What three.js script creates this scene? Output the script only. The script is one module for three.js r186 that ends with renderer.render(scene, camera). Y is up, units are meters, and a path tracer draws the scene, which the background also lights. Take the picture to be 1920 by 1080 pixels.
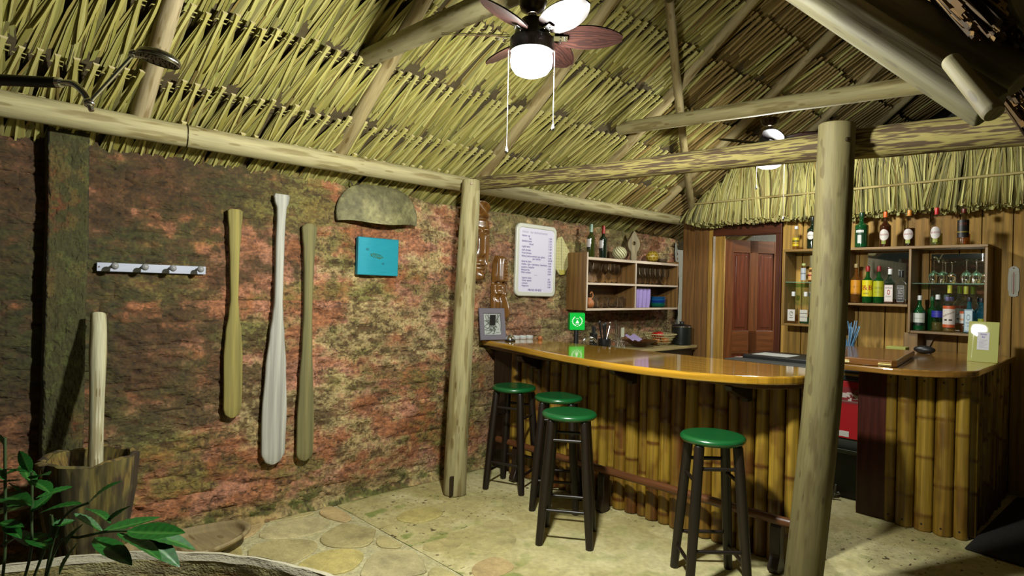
import * as THREE from 'three';
import { mergeGeometries, mergeVertices, toCreasedNormals } from 'three/addons/utils/BufferGeometryUtils.js';
import { RoundedBoxGeometry } from 'three/addons/geometries/RoundedBoxGeometry.js';

// ---------------------------------------------------------------- camera, sky, exposure
// The brick wall is the plane z = 0, the plank wall of the bar is x = 5.98, metres, y up.
const camera = new THREE.PerspectiveCamera(49.93, 1920 / 1080, 0.05, 60);
camera.position.set(0, 1.48, 3.82);
camera.quaternion.setFromRotationMatrix(new THREE.Matrix4().makeBasis(
  new THREE.Vector3(0.72262, 0.02298, 0.69086), new THREE.Vector3(-0.01595, 0.99974, -0.01657), new THREE.Vector3(-0.69106, 0.00095, 0.7228)));
const scene = new THREE.Scene();
scene.background = new THREE.Color(0.012, 0.014, 0.010);          // night outside the open side
const renderer = new THREE.WebGLRenderer({ antialias: true });
renderer.toneMapping = THREE.LinearToneMapping;
renderer.toneMappingExposure = 1.0;
renderer.shadowMap.enabled = true;
const LAMP = 29;                                                     // candela of one fan lamp
const LAMP_COLOR = new THREE.Color(0.98, 1, 0.93);

// ---------------------------------------------------------------- helpers
const V = (x, y, z) => new THREE.Vector3(x, y, z);
const PI = Math.PI;
function rng(seed) { let a = seed | 0; return () => { a = (a + 0x6d2b79f5) | 0; let t = Math.imul(a ^ (a >>> 15), 1 | a); t = (t + Math.imul(t ^ (t >>> 7), 61 | t)) ^ t; return ((t ^ (t >>> 14)) >>> 0) / 4294967296; }; }
const NT = new Float32Array(65536); { const r = rng(7); for (let i = 0; i < 65536; i++) NT[i] = r(); }
function vn(x, y, p = 256, q = p) {
  const x0 = Math.floor(x), y0 = Math.floor(y); let fx = x - x0, fy = y - y0; fx = fx * fx * (3 - 2 * fx); fy = fy * fy * (3 - 2 * fy);
  const w = (k, n) => ((k % n) + n) % n, xa = w(x0, p), xb = w(x0 + 1, p), ya = w(y0, q) << 8, yb = w(y0 + 1, q) << 8;
  const a = NT[ya | xa], b = NT[ya | xb], c = NT[yb | xa], d = NT[yb | xb];
  return a + (b - a) * fx + (c - a) * fy + (a - b - c + d) * fx * fy;
}
function fbm(x, y, o = 4, p = 256, q = p) { let s = 0, a = 0.5, t = 0; for (let i = 0; i < o; i++) { s += a * vn(x, y, Math.min(256, p), Math.min(256, q)); t += a; x = x * 2 + 13 * (p > 255); y = y * 2 + 7 * (p > 255); p *= 2; q *= 2; a *= 0.5; } return s / t; }
const hash = (a, b = 0) => NT[((a * 374761 + b * 66827 + 40503) >>> 0) & 65535];
const ss = (a, b, x) => { x = Math.min(1, Math.max(0, (x - a) / (b - a))); return x * x * (3 - 2 * x); };
const mix = (a, b, t) => a + (b - a) * t;
const mix3 = (a, b, t) => [mix(a[0], b[0], t), mix(a[1], b[1], t), mix(a[2], b[2], t)];

function dataTex(w, h, fn, srgb = true) {                            // fn(u, v) gives 0..255 rgb or one number
  const d = new Uint8Array(w * h * 4);
  for (let j = 0; j < h; j++) for (let i = 0; i < w; i++) {
    const c = fn((i + 0.5) / w, (j + 0.5) / h), k = (j * w + i) * 4;
    if (typeof c === 'number') d[k] = d[k + 1] = d[k + 2] = Math.max(0, Math.min(255, c)); else for (let q = 0; q < 3; q++) d[k + q] = Math.max(0, Math.min(255, c[q]));
    d[k + 3] = 255;
  }
  const t = new THREE.DataTexture(d, w, h); t.magFilter = THREE.LinearFilter; t.minFilter = THREE.LinearFilter; t.wrapS = t.wrapT = THREE.RepeatWrapping;
  if (srgb) t.colorSpace = THREE.SRGBColorSpace; t.needsUpdate = true; return t;
}
function canvasTex(w, h, draw) {
  const c = document.createElement('canvas'); c.width = w; c.height = h; const x = c.getContext('2d'); draw(x, w, h);
  const t = new THREE.CanvasTexture(c); t.colorSpace = THREE.SRGBColorSpace; t.magFilter = THREE.LinearFilter; return t;
}
const rep = (t, a, b) => { const c = t.clone(); c.repeat.set(a, b); c.needsUpdate = true; return c; };
function mat(color, o = {}) {
  const { rough = 0.7, metal = 0, phys, ...rest } = o; const C = phys || o.sheenColor || o.transmission || o.clearcoat || o.sheen ? THREE.MeshPhysicalMaterial : THREE.MeshStandardMaterial;
  const k = Array.isArray(color) ? new THREE.Color().setRGB(...color) : new THREE.Color(color); if (!metal && !o.transmission && !o.emissive) k.multiplyScalar(0.65);   // all plain colours darkened evenly so less light bounces
  return new C({ color: k, roughness: rough, metalness: metal, side: THREE.DoubleSide, ...rest });
}

const used = new Map();
function numbered(n) { const k = used.get(n) || 0; used.set(n, k + 1); return k ? `${n}_${String(k).padStart(3, '0')}` : n; }
function sh(o) { o.castShadow = o.receiveShadow = true; return o; }
function part(name, geo, m, parent, label) { const o = sh(new THREE.Mesh(geo, m)); o.name = name; if (label) o.userData.label = label; parent.add(o); return o; }
function tag(o, label, category, group) { o.userData.label = label; o.userData.category = category; if (group) o.userData.group = group; return o; }
function thing(name, label, category, [x, y, z] = [0, 0, 0], turn = 0, group) {
  const o = new THREE.Group(); o.name = numbered(name); scene.add(o); o.position.set(x, y, z); o.rotation.y = turn; return tag(o, label, category, group);
}
function single(name, geo, m, label, category, pos = [0, 0, 0], group) { const o = part(numbered(name), geo, m, scene); o.position.set(...pos); return tag(o, label, category, group); }
function struct(name) { const o = new THREE.Group(); o.name = name; o.userData.kind = 'structure'; scene.add(o); return o; }
function copy(o, [x, y, z], turn, label, group) { const c = o.clone(); c.name = numbered(o.name.replace(/_\d{3}$/, '')); scene.add(c); c.position.set(x, y, z); if (turn !== undefined) c.rotation.y = turn; if (label) c.userData.label = label; if (group) c.userData.group = group; return c; }

function clean(g) { let h = g.index ? g.toNonIndexed() : g; const n = new THREE.BufferGeometry(); for (const k of ['position', 'normal', 'uv', 'color']) if (h.attributes[k]) n.setAttribute(k, h.attributes[k]); if (!n.attributes.normal) n.computeVertexNormals(); return n; }
function merge(...list) {
  const gs = list.flat().map(clean); const col = gs.some((g) => g.attributes.color), uv = gs.some((g) => g.attributes.uv);
  for (const g of gs) { const c = g.attributes.position.count; if (col && !g.attributes.color) g.setAttribute('color', new THREE.BufferAttribute(new Float32Array(c * 3).fill(1), 3)); if (uv && !g.attributes.uv) g.setAttribute('uv', new THREE.BufferAttribute(new Float32Array(c * 2), 2)); }
  return mergeGeometries(gs);
}
function uvBox(g, along = 'y', o = 0) {                             // uv in metres; v runs along the grain axis
  const h = g.index ? g.toNonIndexed() : g, p = h.attributes.position, n = h.attributes.normal, a = new Float32Array(p.count * 2), A = 'xyz'.indexOf(along);
  for (let i = 0; i < p.count; i += 3) {
    const N = [0, 1, 2].map((k) => Math.abs(n.array[i * 3 + k] + n.array[i * 3 + 3 + k] + n.array[i * 3 + 6 + k])); const m = N.indexOf(Math.max(...N)); const rest = [0, 1, 2].filter((k) => k !== m);
    const v = rest.includes(A) ? A : rest[1], u = rest.find((k) => k !== v);
    for (let k = i; k < i + 3; k++) { a[k * 2] = p.array[k * 3 + u] + o; a[k * 2 + 1] = p.array[k * 3 + v] + o * 0.7; }
  }
  h.setAttribute('uv', new THREE.BufferAttribute(a, 2)); return h;
}
function box(w, h, d, x = 0, y = 0, z = 0, { r = 0.004, along, o = 0 } = {}) {   // bevelled box centred at x, y, z
  r = Math.min(r, w / 2.01, h / 2.01, d / 2.01); const g = new RoundedBoxGeometry(w, h, d, 1, r);
  along = along || (w >= h && w >= d ? 'x' : h >= d ? 'y' : 'z'); return uvBox(g, along, o || hash(x * 97 | 0, z * 53 | 0) * 3).translate(x, y, z);
}
function box2(x0, x1, y0, y1, z0, z1, o) { return box(x1 - x0, y1 - y0, z1 - z0, (x0 + x1) / 2, (y0 + y1) / 2, (z0 + z1) / 2, o); }
function rod(a, b, r0, r1 = r0, n = 10) {
  const d = b.clone().sub(a), L = d.length(), g = new THREE.CylinderGeometry(r1, r0, L, n); const u = g.attributes.uv; for (let i = 0; i < u.count; i++) u.setXY(i, u.getX(i) * 2 * PI * r0, u.getY(i) * L);
  return g.applyQuaternion(new THREE.Quaternion().setFromUnitVectors(V(0, 1, 0), d.normalize())).translate((a.x + b.x) / 2, (a.y + b.y) / 2, (a.z + b.z) / 2);
}
function lathe(pts, n = 24) { return new THREE.LatheGeometry(pts.map(([x, y]) => new THREE.Vector2(Math.max(x, 0.00001), y)), n); }
function tube(pts, r, n = 24, rs = 8, closed = false) { return new THREE.TubeGeometry(new THREE.CatmullRomCurve3(pts, closed), n, r, rs, closed); }
// a round log through points, radii along it, lumpy, with worn chamfered ends; color(t, theta) optional
function log(pts, radii, { n = 28, rs = 14, wob = 0.04, seed = 1, color, flat, bump } = {}) {
  const c = new THREE.CatmullRomCurve3(pts), dir = pts[pts.length - 1].clone().sub(pts[0]).normalize(), L = c.getLength();
  const e1 = Math.abs(dir.y) < 0.9 ? V(0, 1, 0).cross(dir).normalize() : V(1, 0, 0).cross(dir).normalize(), e2 = dir.clone().cross(e1);
  const P = [], U = [], C = [], I = []; const rad = (t) => { const k = t * (radii.length - 1), i = Math.min(radii.length - 2, Math.floor(k)); return radii.length < 2 ? radii[0] : mix(radii[i], radii[i + 1], k - i); };
  const rows = []; rows.push([0, 0.9]); for (let i = 0; i <= n; i++) { const t = i / n; rows.push([Math.min(1, Math.max(0, i === 0 ? 0.006 / L : i === n ? 1 - 0.006 / L : t)), 1]); } rows.push([1, 0.9]);
  for (const [t, s] of rows) {
    const p = c.getPointAt(t), r = rad(t) * s;
    for (let j = 0; j <= rs; j++) {
      const th = (j % rs) / rs * 2 * PI; const k = r * (1 + wob * 2 * (fbm(seed * 5.3 + Math.cos(th) * 1.3 + 20, t * L * 3 + Math.sin(th) * 1.3 + seed, 3) - 0.5)) * (bump ? bump(t, th) : 1);
      P.push(p.x + e1.x * Math.cos(th) * k + e2.x * Math.sin(th) * k, p.y + e1.y * Math.cos(th) * k + e2.y * Math.sin(th) * k, p.z + e1.z * Math.cos(th) * k + e2.z * Math.sin(th) * k);
      U.push(j / rs * 2 * PI * radii[0] + seed * 0.37, t * L + seed * 0.61); if (color) C.push(...color(t, th));
    }
  }
  const w = rs + 1; for (let i = 0; i < rows.length - 1; i++) for (let j = 0; j < rs; j++) { const a = i * w + j; I.push(a, a + 1, a + w, a + 1, a + w + 1, a + w); }
  for (const [row, end] of [[0, 0], [rows.length - 1, 1]]) {
    const p = c.getPointAt(end), m = P.length / 3; P.push(p.x, p.y, p.z); U.push(0.5, 0.5); if (color) C.push(...color(end, 0));
    const base = P.length / 3; for (let j = 0; j <= rs; j++) { const q = (row * w + j) * 3; P.push(P[q], P[q + 1], P[q + 2]); U.push(0.5 + 0.06 * Math.cos(j / rs * 2 * PI), 0.5 + 0.06 * Math.sin(j / rs * 2 * PI)); if (color) C.push(...color(end, 0)); }
    for (let j = 0; j < rs; j++) end ? I.push(m, base + j, base + j + 1) : I.push(m, base + j + 1, base + j);
  }
  const g = new THREE.BufferGeometry(); g.setAttribute('position', new THREE.Float32BufferAttribute(P, 3)); g.setAttribute('uv', new THREE.Float32BufferAttribute(U, 2)); if (color) g.setAttribute('color', new THREE.Float32BufferAttribute(C, 3)); g.setIndex(I); g.computeVertexNormals();
  // close the seam of the normals
  const N = g.attributes.normal; for (let i = 0; i < rows.length; i++) { const a = i * w, b = a + rs; const v = V(N.getX(a) + N.getX(b), N.getY(a) + N.getY(b), N.getZ(a) + N.getZ(b)).normalize(); N.setXYZ(a, v.x, v.y, v.z); N.setXYZ(b, v.x, v.y, v.z); }
  return g;
}
function extrude(pts, depth, { bevel = 0.004, holes = [], curve = 12, seg = 1 } = {}) {
  const s = new THREE.Shape(pts.map(([x, y]) => new THREE.Vector2(x, y))); for (const h of holes) s.holes.push(new THREE.Path(h.map(([x, y]) => new THREE.Vector2(x, y))));
  return new THREE.ExtrudeGeometry(s, { depth, bevelEnabled: bevel > 0, bevelSize: bevel, bevelThickness: bevel, bevelSegments: seg, curveSegments: curve });
}
// polygon in plan (x, z) raised into a slab from y0 to y1
function slab(pts, y0, y1, bevel = 0.006, along = 'z', seg = 2) {
  const g = extrude(pts.map(([x, z]) => [x, -z]), y1 - y0 - 2 * bevel, { bevel, seg }); g.rotateX(-PI / 2).translate(0, y0 + bevel, 0); g.computeVertexNormals(); return uvBox(g, along, 0);
}
function grid(nu, nv, fn, colorFn) {                                  // fn(u, v) gives [x, y, z, (U, W)]
  const P = [], U = [], I = [], C = [];
  for (let j = 0; j <= nv; j++) for (let i = 0; i <= nu; i++) { const q = fn(i / nu, j / nv); P.push(q[0], q[1], q[2]); U.push(q[3] ?? i / nu, q[4] ?? j / nv); if (colorFn) C.push(...colorFn(i / nu, j / nv)); }
  for (let j = 0; j < nv; j++) for (let i = 0; i < nu; i++) { const a = j * (nu + 1) + i; I.push(a, a + 1, a + nu + 1, a + 1, a + nu + 2, a + nu + 1); }
  const g = new THREE.BufferGeometry(); g.setAttribute('position', new THREE.Float32BufferAttribute(P, 3)); g.setAttribute('uv', new THREE.Float32BufferAttribute(U, 2)); if (colorFn) g.setAttribute('color', new THREE.Float32BufferAttribute(C, 3)); g.setIndex(I); g.computeVertexNormals(); return g;
}
const smooth = (pts, k = 2) => { for (let q = 0; q < k; q++) { const o = []; pts.forEach((a, i) => { const b = pts[(i + 1) % pts.length]; o.push([a[0] * 0.75 + b[0] * 0.25, a[1] * 0.75 + b[1] * 0.25], [a[0] * 0.25 + b[0] * 0.75, a[1] * 0.25 + b[1] * 0.75]); }); pts = o; } return pts; };
const arc = (cx, cy, r, a0, a1, n) => Array.from({ length: n + 1 }, (_, i) => [cx + r * Math.cos(a0 + (a1 - a0) * i / n), cy + r * Math.sin(a0 + (a1 - a0) * i / n)]);

// ---------------------------------------------------------------- shared textures and materials
const grainTex = dataTex(512, 512, (u, v) => {                        // half a metre across, a metre along
  const w = fbm(u * 8, v * 2, 3, 8, 2) * 0.5; const g = fbm(u * 32, v * 4, 4, 32, 4), f = fbm(u * 128, v * 8, 2, 128, 8); const ring = 0.5 + 0.5 * Math.sin((u * 9 + w * 2.4) * 2 * PI);
  return 255 * Math.min(1, 0.62 + 0.2 * g + 0.14 * f + 0.12 * ring);
});
const grainBump = rep(grainTex, 2, 1); grainBump.colorSpace = THREE.NoColorSpace;
const wood = (color, o = {}) => mat(color, { rough: 0.55, map: rep(grainTex, o.ru || 2, o.rv || 1), bumpMap: grainBump, bumpScale: 0.0012, ...(({ ru, rv, ...r }) => r)(o) });
const logTex = dataTex(512, 512, (u, v) => {                          // pale peeled wood: streaks, knots and grey stains
  const s = fbm(u * 24, v * 5, 4, 24, 5), f = fbm(u * 96, v * 12, 2, 96, 12), st = ss(0.56, 0.75, fbm(u * 10 + 3, v * 4, 4, 10, 4)), k = ss(0.73, 0.8, fbm(u * 14 + 5, v * 10 + 5, 2, 14, 10));
  const b = 0.74 + 0.2 * s + 0.1 * f; return mix3([255 * b, 250 * b, 238 * b], [150, 132, 92], 0.55 * st + 0.5 * k).map((x) => Math.min(255, x));
});
const logMat = (color, o = {}) => mat(color, { rough: 0.75, map: rep(logTex, 2.5, 1), bumpMap: grainBump, bumpScale: 0.002, ...o });
const barkTex = dataTex(512, 512, (u, v) => {                         // half-peeled bark: dark flakes on tan wood
  const a = fbm(u * 12, v * 4, 3, 12, 4), b = fbm(u * 90, v * 10, 3, 90, 10), c = ss(0.4, 0.6, a * 0.25 + b * 0.75); return mix3([156, 142, 76], [70, 52, 26], c).map((x) => x * (0.8 + 0.3 * b));
});
const darkWood = wood([0.035, 0.017, 0.008], { rough: 0.4 });
const redWood = wood([0.13, 0.032, 0.012], { rough: 0.35 });
const shelfWood = wood([0.34, 0.17, 0.045], { rough: 0.45 });
const edgeWood = wood([1.0, 0.8, 0.6], { rough: 0.5 });
const chrome = mat([0.75, 0.75, 0.76], { rough: 0.12, metal: 1 });
const blackPlastic = mat([0.012, 0.012, 0.012], { rough: 0.4 });
const bronze = mat([0.05, 0.035, 0.02], { rough: 0.35, metal: 0.8 });
const brass = mat([0.6, 0.45, 0.18], { rough: 0.3, metal: 1 });

// ---------------------------------------------------------------- the left wall: washed bricks, a pilaster, a mortar skirting
const COURSE = 0.124, courses = [];
{ const r = rng(31); for (let j = 0; j < 19; j++) { const c = [-0.35 - r() * 0.3]; while (c[c.length - 1] < 6.3) c.push(c[c.length - 1] + 0.3 + r() * 0.16); courses.push(c); } }
const brickAt = (x, y) => { const j = Math.max(0, Math.min(18, Math.floor(y / COURSE))); const c = courses[j]; let i = 0; while (i < c.length - 2 && c[i + 1] < x) i++; return [j, i]; };
const wallTop = (x) => { const n = 0.03 * (fbm(x * 7, 3, 4) - 0.5) + 0.02 * (fbm(x * 23, 9, 2) - 0.5);
  const k = [[-2, 2.3], [1.72, 2.3], [1.77, 2.22], [1.86, 2.17], [2.0, 2.165], [2.1, 2.13], [2.2, 2.14], [3.0, 2.11], [3.4, 2.115], [6.0, 2.075], [6.3, 2.06]]; let i = 0; while (i < k.length - 2 && k[i + 1][0] < x) i++;
  return mix(k[i][1], k[i + 1][1], Math.min(1, Math.max(0, (x - k[i][0]) / (k[i + 1][0] - k[i][0])))) + n; };
function wallColor(x, y) {                                          // dyed and weathered wash: red over cream plaster, moss and soot in patches
  const [j, i] = brickAt(x, y), hb = hash(j * 3 + 5, i * 7 + 1), hc = hash(j * 11 + 2, 3);
  const a = fbm(x * 1.6, y * 4.5, 5), b = fbm(x * 4 + 31, y * 8 + 7, 5), c = fbm(x * 12 + 5, y * 18, 4), d = fbm(x * 45, y * 55, 3), e = fbm(x * 2.2 + 60, y * 2.6 + 20, 5), h = fbm(x * 90 + 3, y * 90, 2);
  const bar = ss(3.15, 3.45, x), left = ss(1.75, 0.6, x + 0.5 * (e - 0.5) - 0.3 * (y - 1.2)), low = ss(0.9, 0.2, y + 0.6 * (a - 0.5));
  let col = mix3([172, 110, 70], [190, 128, 92], ss(0.35, 0.65, b)); col = mix3(col, [160, 98, 52], ss(0.45, 0.7, e));
  col = mix3(col, [200, 144, 120], 0.6 * ss(0.48, 0.64, fbm(x * 5 + 90, y * 9, 4)) * (1 - left));
  const cream = ss(0.46, 0.60, 0.34 * a + 0.3 * b + 0.2 * c + 0.06 * hb + 0.1 * d + 0.04 * bar - 0.05 * left - 0.03 * low + 0.03 * ss(1.8, 2.2, x));
  col = mix3(col, mix3([206, 190, 136], [180, 168, 100], c), 0.8 * cream);
  const moss = ss(0.48, 0.62, 0.6 * e + 0.25 * c + 0.15 * hc + 0.04 * left + 0.07 * Math.exp(-((x - 1.8) ** 2) / 0.05) - 0.03 * ss(2.0, 2.3, x));
  col = mix3(col, mix3([148, 148, 66], [104, 106, 46], d), 0.66 * moss);
  const soot = ss(0.47, 0.6, 0.35 * a + 0.3 * c + 0.35 * d + 0.16 * left * ss(0.5, 1.2, y) - 0.05 * low - 0.04 * (1 - left));
  col = mix3(col, [66, 48, 24], 0.7 * soot); 
  const dirt = left * ss(0.35, 1.0, y + 0.5 * (b - 0.5)) * ss(0.3, 0.55, 0.5 * a + 0.5 * c); col = mix3(col, mix3([70, 50, 20], [62, 64, 24], ss(0.4, 0.6, e)), 0.78 * dirt);
  if (bar > 0) col = mix3(col, mix3([158, 118, 88], [134, 120, 72], ss(0.45, 0.6, b)), 0.62 * bar * ss(0.3, 0.5, c + 0.1));
  const foot = ss(0.16, 0.06, y + 0.1 * (b - 0.5)); col = mix3(col, mix3([178, 166, 104], [86, 98, 36], ss(0.46, 0.6, c)), foot * 0.7);
  const lines = ss(0.60, 0.70, fbm(x * 14 + 11, y * 34 + 5, 3)); col = mix3(col, [96, 58, 34], 0.4 * lines); const pit = ss(0.62, 0.74, fbm(x * 60 + 31, y * 70 + 9, 2)) * ss(0.4, 0.6, c); col = mix3(col, [64, 44, 24], 0.55 * pit); const g = 0.48 + 0.56 * d + 0.36 * h + 0.06 * (hb - 0.5); return col.map((q) => q * g);
}
const WX = 4.6, WY = 2.4;                                             // past x = 4.4 the wash repeats mirrored
const wallTex = dataTex(2048, 1068, (u, v) => wallColor(u * WX - 0.2, v * WY));
wallTex.wrapS = THREE.MirroredRepeatWrapping;
const wallBump = dataTex(1024, 512, (u, v) => 255 * (0.55 * fbm(u * 40, v * 32, 5, 40, 32) + 0.45 * fbm(u * 128, v * 96, 2, 128, 96) - 0.35 * ss(0.6, 0.7, fbm(u * 44 + 9, v * 60, 3, 44, 60))), false);
const wallMat = mat(0xffffff, { rough: 0.92, map: wallTex, bumpMap: rep(wallBump, 2.2, 2.2), bumpScale: 0.010 });
const uvWall = (x, y) => [(x + 0.2) / WX, y / WY];
const relief = (x, y) => 0.020 * (fbm(x * 5, y * 9, 3) - 0.5) + 0.016 * (fbm(x * 18 + 9, y * 34, 3) - 0.5) - 0.012 * ss(0.60, 0.70, fbm(x * 14 + 11, y * 34 + 5, 3));
const wallLeft = struct('wall_left');
{
  const core = grid(140, 12, (u, v) => { const x = mix(-0.6, 6.27, u), y = v * (wallTop(x) - 0.01); return [x, y, -0.016 + 0.3 * relief(x, y), ...uvWall(x, y)]; });
  const back = grid(70, 1, (u, v) => { const x = mix(-0.6, 6.27, u); return [x, v * (wallTop(x) - 0.02), -0.13, ...uvWall(x, v)]; });
  const top = grid(140, 1, (u, v) => { const x = mix(-0.6, 6.27, u); return [x, wallTop(x) - 0.01 - 0.01 * v, mix(-0.016, -0.13, v), ...uvWall(x, wallTop(x))]; });
  part('mortar_core', merge(core, back, top), wallMat, wallLeft);
  courses.forEach((c, j) => { for (let i = 0; i < c.length - 1; i++) {
    const x0 = c[i], x1 = Math.min(c[i + 1], 6.27), y0 = j * COURSE; if (x1 - x0 < 0.05) continue;
    if (x1 < 0.2 || (x0 > 0.45 && x1 < 0.6)) continue;
    const lift = 0.003 * (hash(j, i * 3) - 0.5), nx = 18, ny = 9; let above = 0;
    const g = grid(nx, ny, (u, v) => {
      const e = Math.min(u * nx, (1 - u) * nx, v * ny, (1 - v) * ny), x = mix(x0, x1, u), yt = Math.min(y0 + COURSE, wallTop(x)), y = mix(y0, Math.max(y0, yt), v); if (yt - y0 > 0.02) above++;
      return [x, y, e < 0.5 ? -0.012 * ss(0.48, 0.66, fbm(x * 6 + 3, y * 9 + 50, 3)) + relief(x, y) : lift + relief(x, y), ...uvWall(x, y)];
    });
    if (above > 8) part('brick', g, wallMat, wallLeft);
  } });
  const pil = grid(16, 60, (u, v) => { const s = [-0.1, 0, 0.02, 1][0]; const y = v * 2.25; const k = u < 0.12 ? 0 : u > 0.88 ? 1 : (u - 0.12) / 0.76; const x = mix(0.435, 0.607, k) + (u < 0.12 || u > 0.88 ? 0 : 0); const z = u < 0.12 ? mix(-0.02, 0.072, u / 0.12) : u > 0.88 ? mix(0.072, -0.02, (u - 0.88) / 0.12) : 0.075;
    return [x + 0.010 * (fbm(3 + k * 2, y * 6, 3) - 0.5) + 0.012 * (fbm(9, y * 1.2, 2) - 0.5), y, z + 0.5 * relief(x + 7, y), ...uvWall(x, y)]; });
  const pilTex = dataTex(256, 1024, (u, v) => { const x = u, y = v * 2.3, a = fbm(x * 2 + 4, y * 3.4, 5), c = fbm(x * 9, y * 22, 4), d = fbm(x * 34, y * 90, 3); let k = mix3([66, 68, 26], [88, 78, 32], a); k = mix3(k, [128, 62, 26], ss(0.5, 0.66, a * 0.6 + 0.4 * c + 0.14 * ss(1.3, 1.7, y) - 0.1)); k = mix3(k, [96, 104, 44], 0.6 * ss(0.55, 0.66, c)); k = mix3(k, [38, 34, 12], 0.5 * ss(0.5, 0.62, d)); return k.map((q) => q * (0.7 + 0.5 * d)); });
  const P = pil.attributes.position, U = pil.attributes.uv; for (let i = 0; i < P.count; i++) U.setXY(i, (P.getX(i) - 0.4) * 2.5 + P.getZ(i), P.getY(i) / 2.3);
  part('pilaster', pil, mat(0xffffff, { rough: 0.93, map: pilTex, bumpMap: rep(wallBump, 0.3, 1), bumpScale: 0.01 }), wallLeft, 'shallow mossy plaster pilaster');
  // rough mortar fillet along the foot of the wall
  const fil = grid(160, 6, (u, v) => { const x = mix(0.7, 6.1, u), k = 0.02 + 0.045 * fbm(x * 6, 2, 3), z = k * (1 - v), y = (0.02 + 0.06 * fbm(x * 4 + 8, 5, 3)) * v * v; return [x, y + 0.012 * (fbm(x * 30, v * 3 + 2, 2) - 0.4), z + 0.012 * (fbm(x * 24, v * 4, 2) - 0.5) + 0.004, ...uvWall(x, y * 0.8)]; });
  part('mortar_fillet', fil, wallMat, wallLeft, 'crumbling cream mortar along the foot of the wall');
  const plaster = mat([0.62, 0.6, 0.5], { rough: 0.9, bumpMap: wallBump, bumpScale: 0.01 });
  const end = grid(6, 30, (u, v) => { const y = mix(0.0, 2.04 - 0.16 * u * u, v), w = 0.02 + 0.13 * ss(1.6, 1.9, y + 0.1 * fbm(y * 5, 3, 3)); return [6.255 - 0.09 * ss(1.6, 1.9, y) + w * u, y, 0.03 + 0.02 * relief(u * 3, y) * 20 - 0.05 * u, u, y]; });
  part('plaster_edge', end, plaster, wallLeft, 'broken white plaster end of the wall');
}

{ // the rest of the enclosure on the near side, seen only in the bar mirrors
  const w = struct('wall_near'), cream = wood([0.7, 0.62, 0.42], { rough: 0.8 }), r = rng(22);
  part('mossy_face', grid(40, 12, (u, v) => [-3.6, v * 2.3, mix(-0.1, 4.2, u), u * 0.6 + 0.1, v]), wallMat, w); part('masonry', box2(-3.75, -3.61, 0, 2.3, -0.15, 4.2), mat([0.2, 0.17, 0.1]), w);
  for (let x = -3.58; x < -0.62; ) { const q = 0.16 + 0.1 * r(); part('plank', box2(x, Math.min(x + q, -0.61) - 0.006, 0, 2.2, -0.03, 0.0, { along: 'y' }), cream, w); x += q; } part('plank_backing', box2(-3.6, -0.61, 0, 2.2, -0.1, -0.035), darkWood, w);
}
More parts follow.
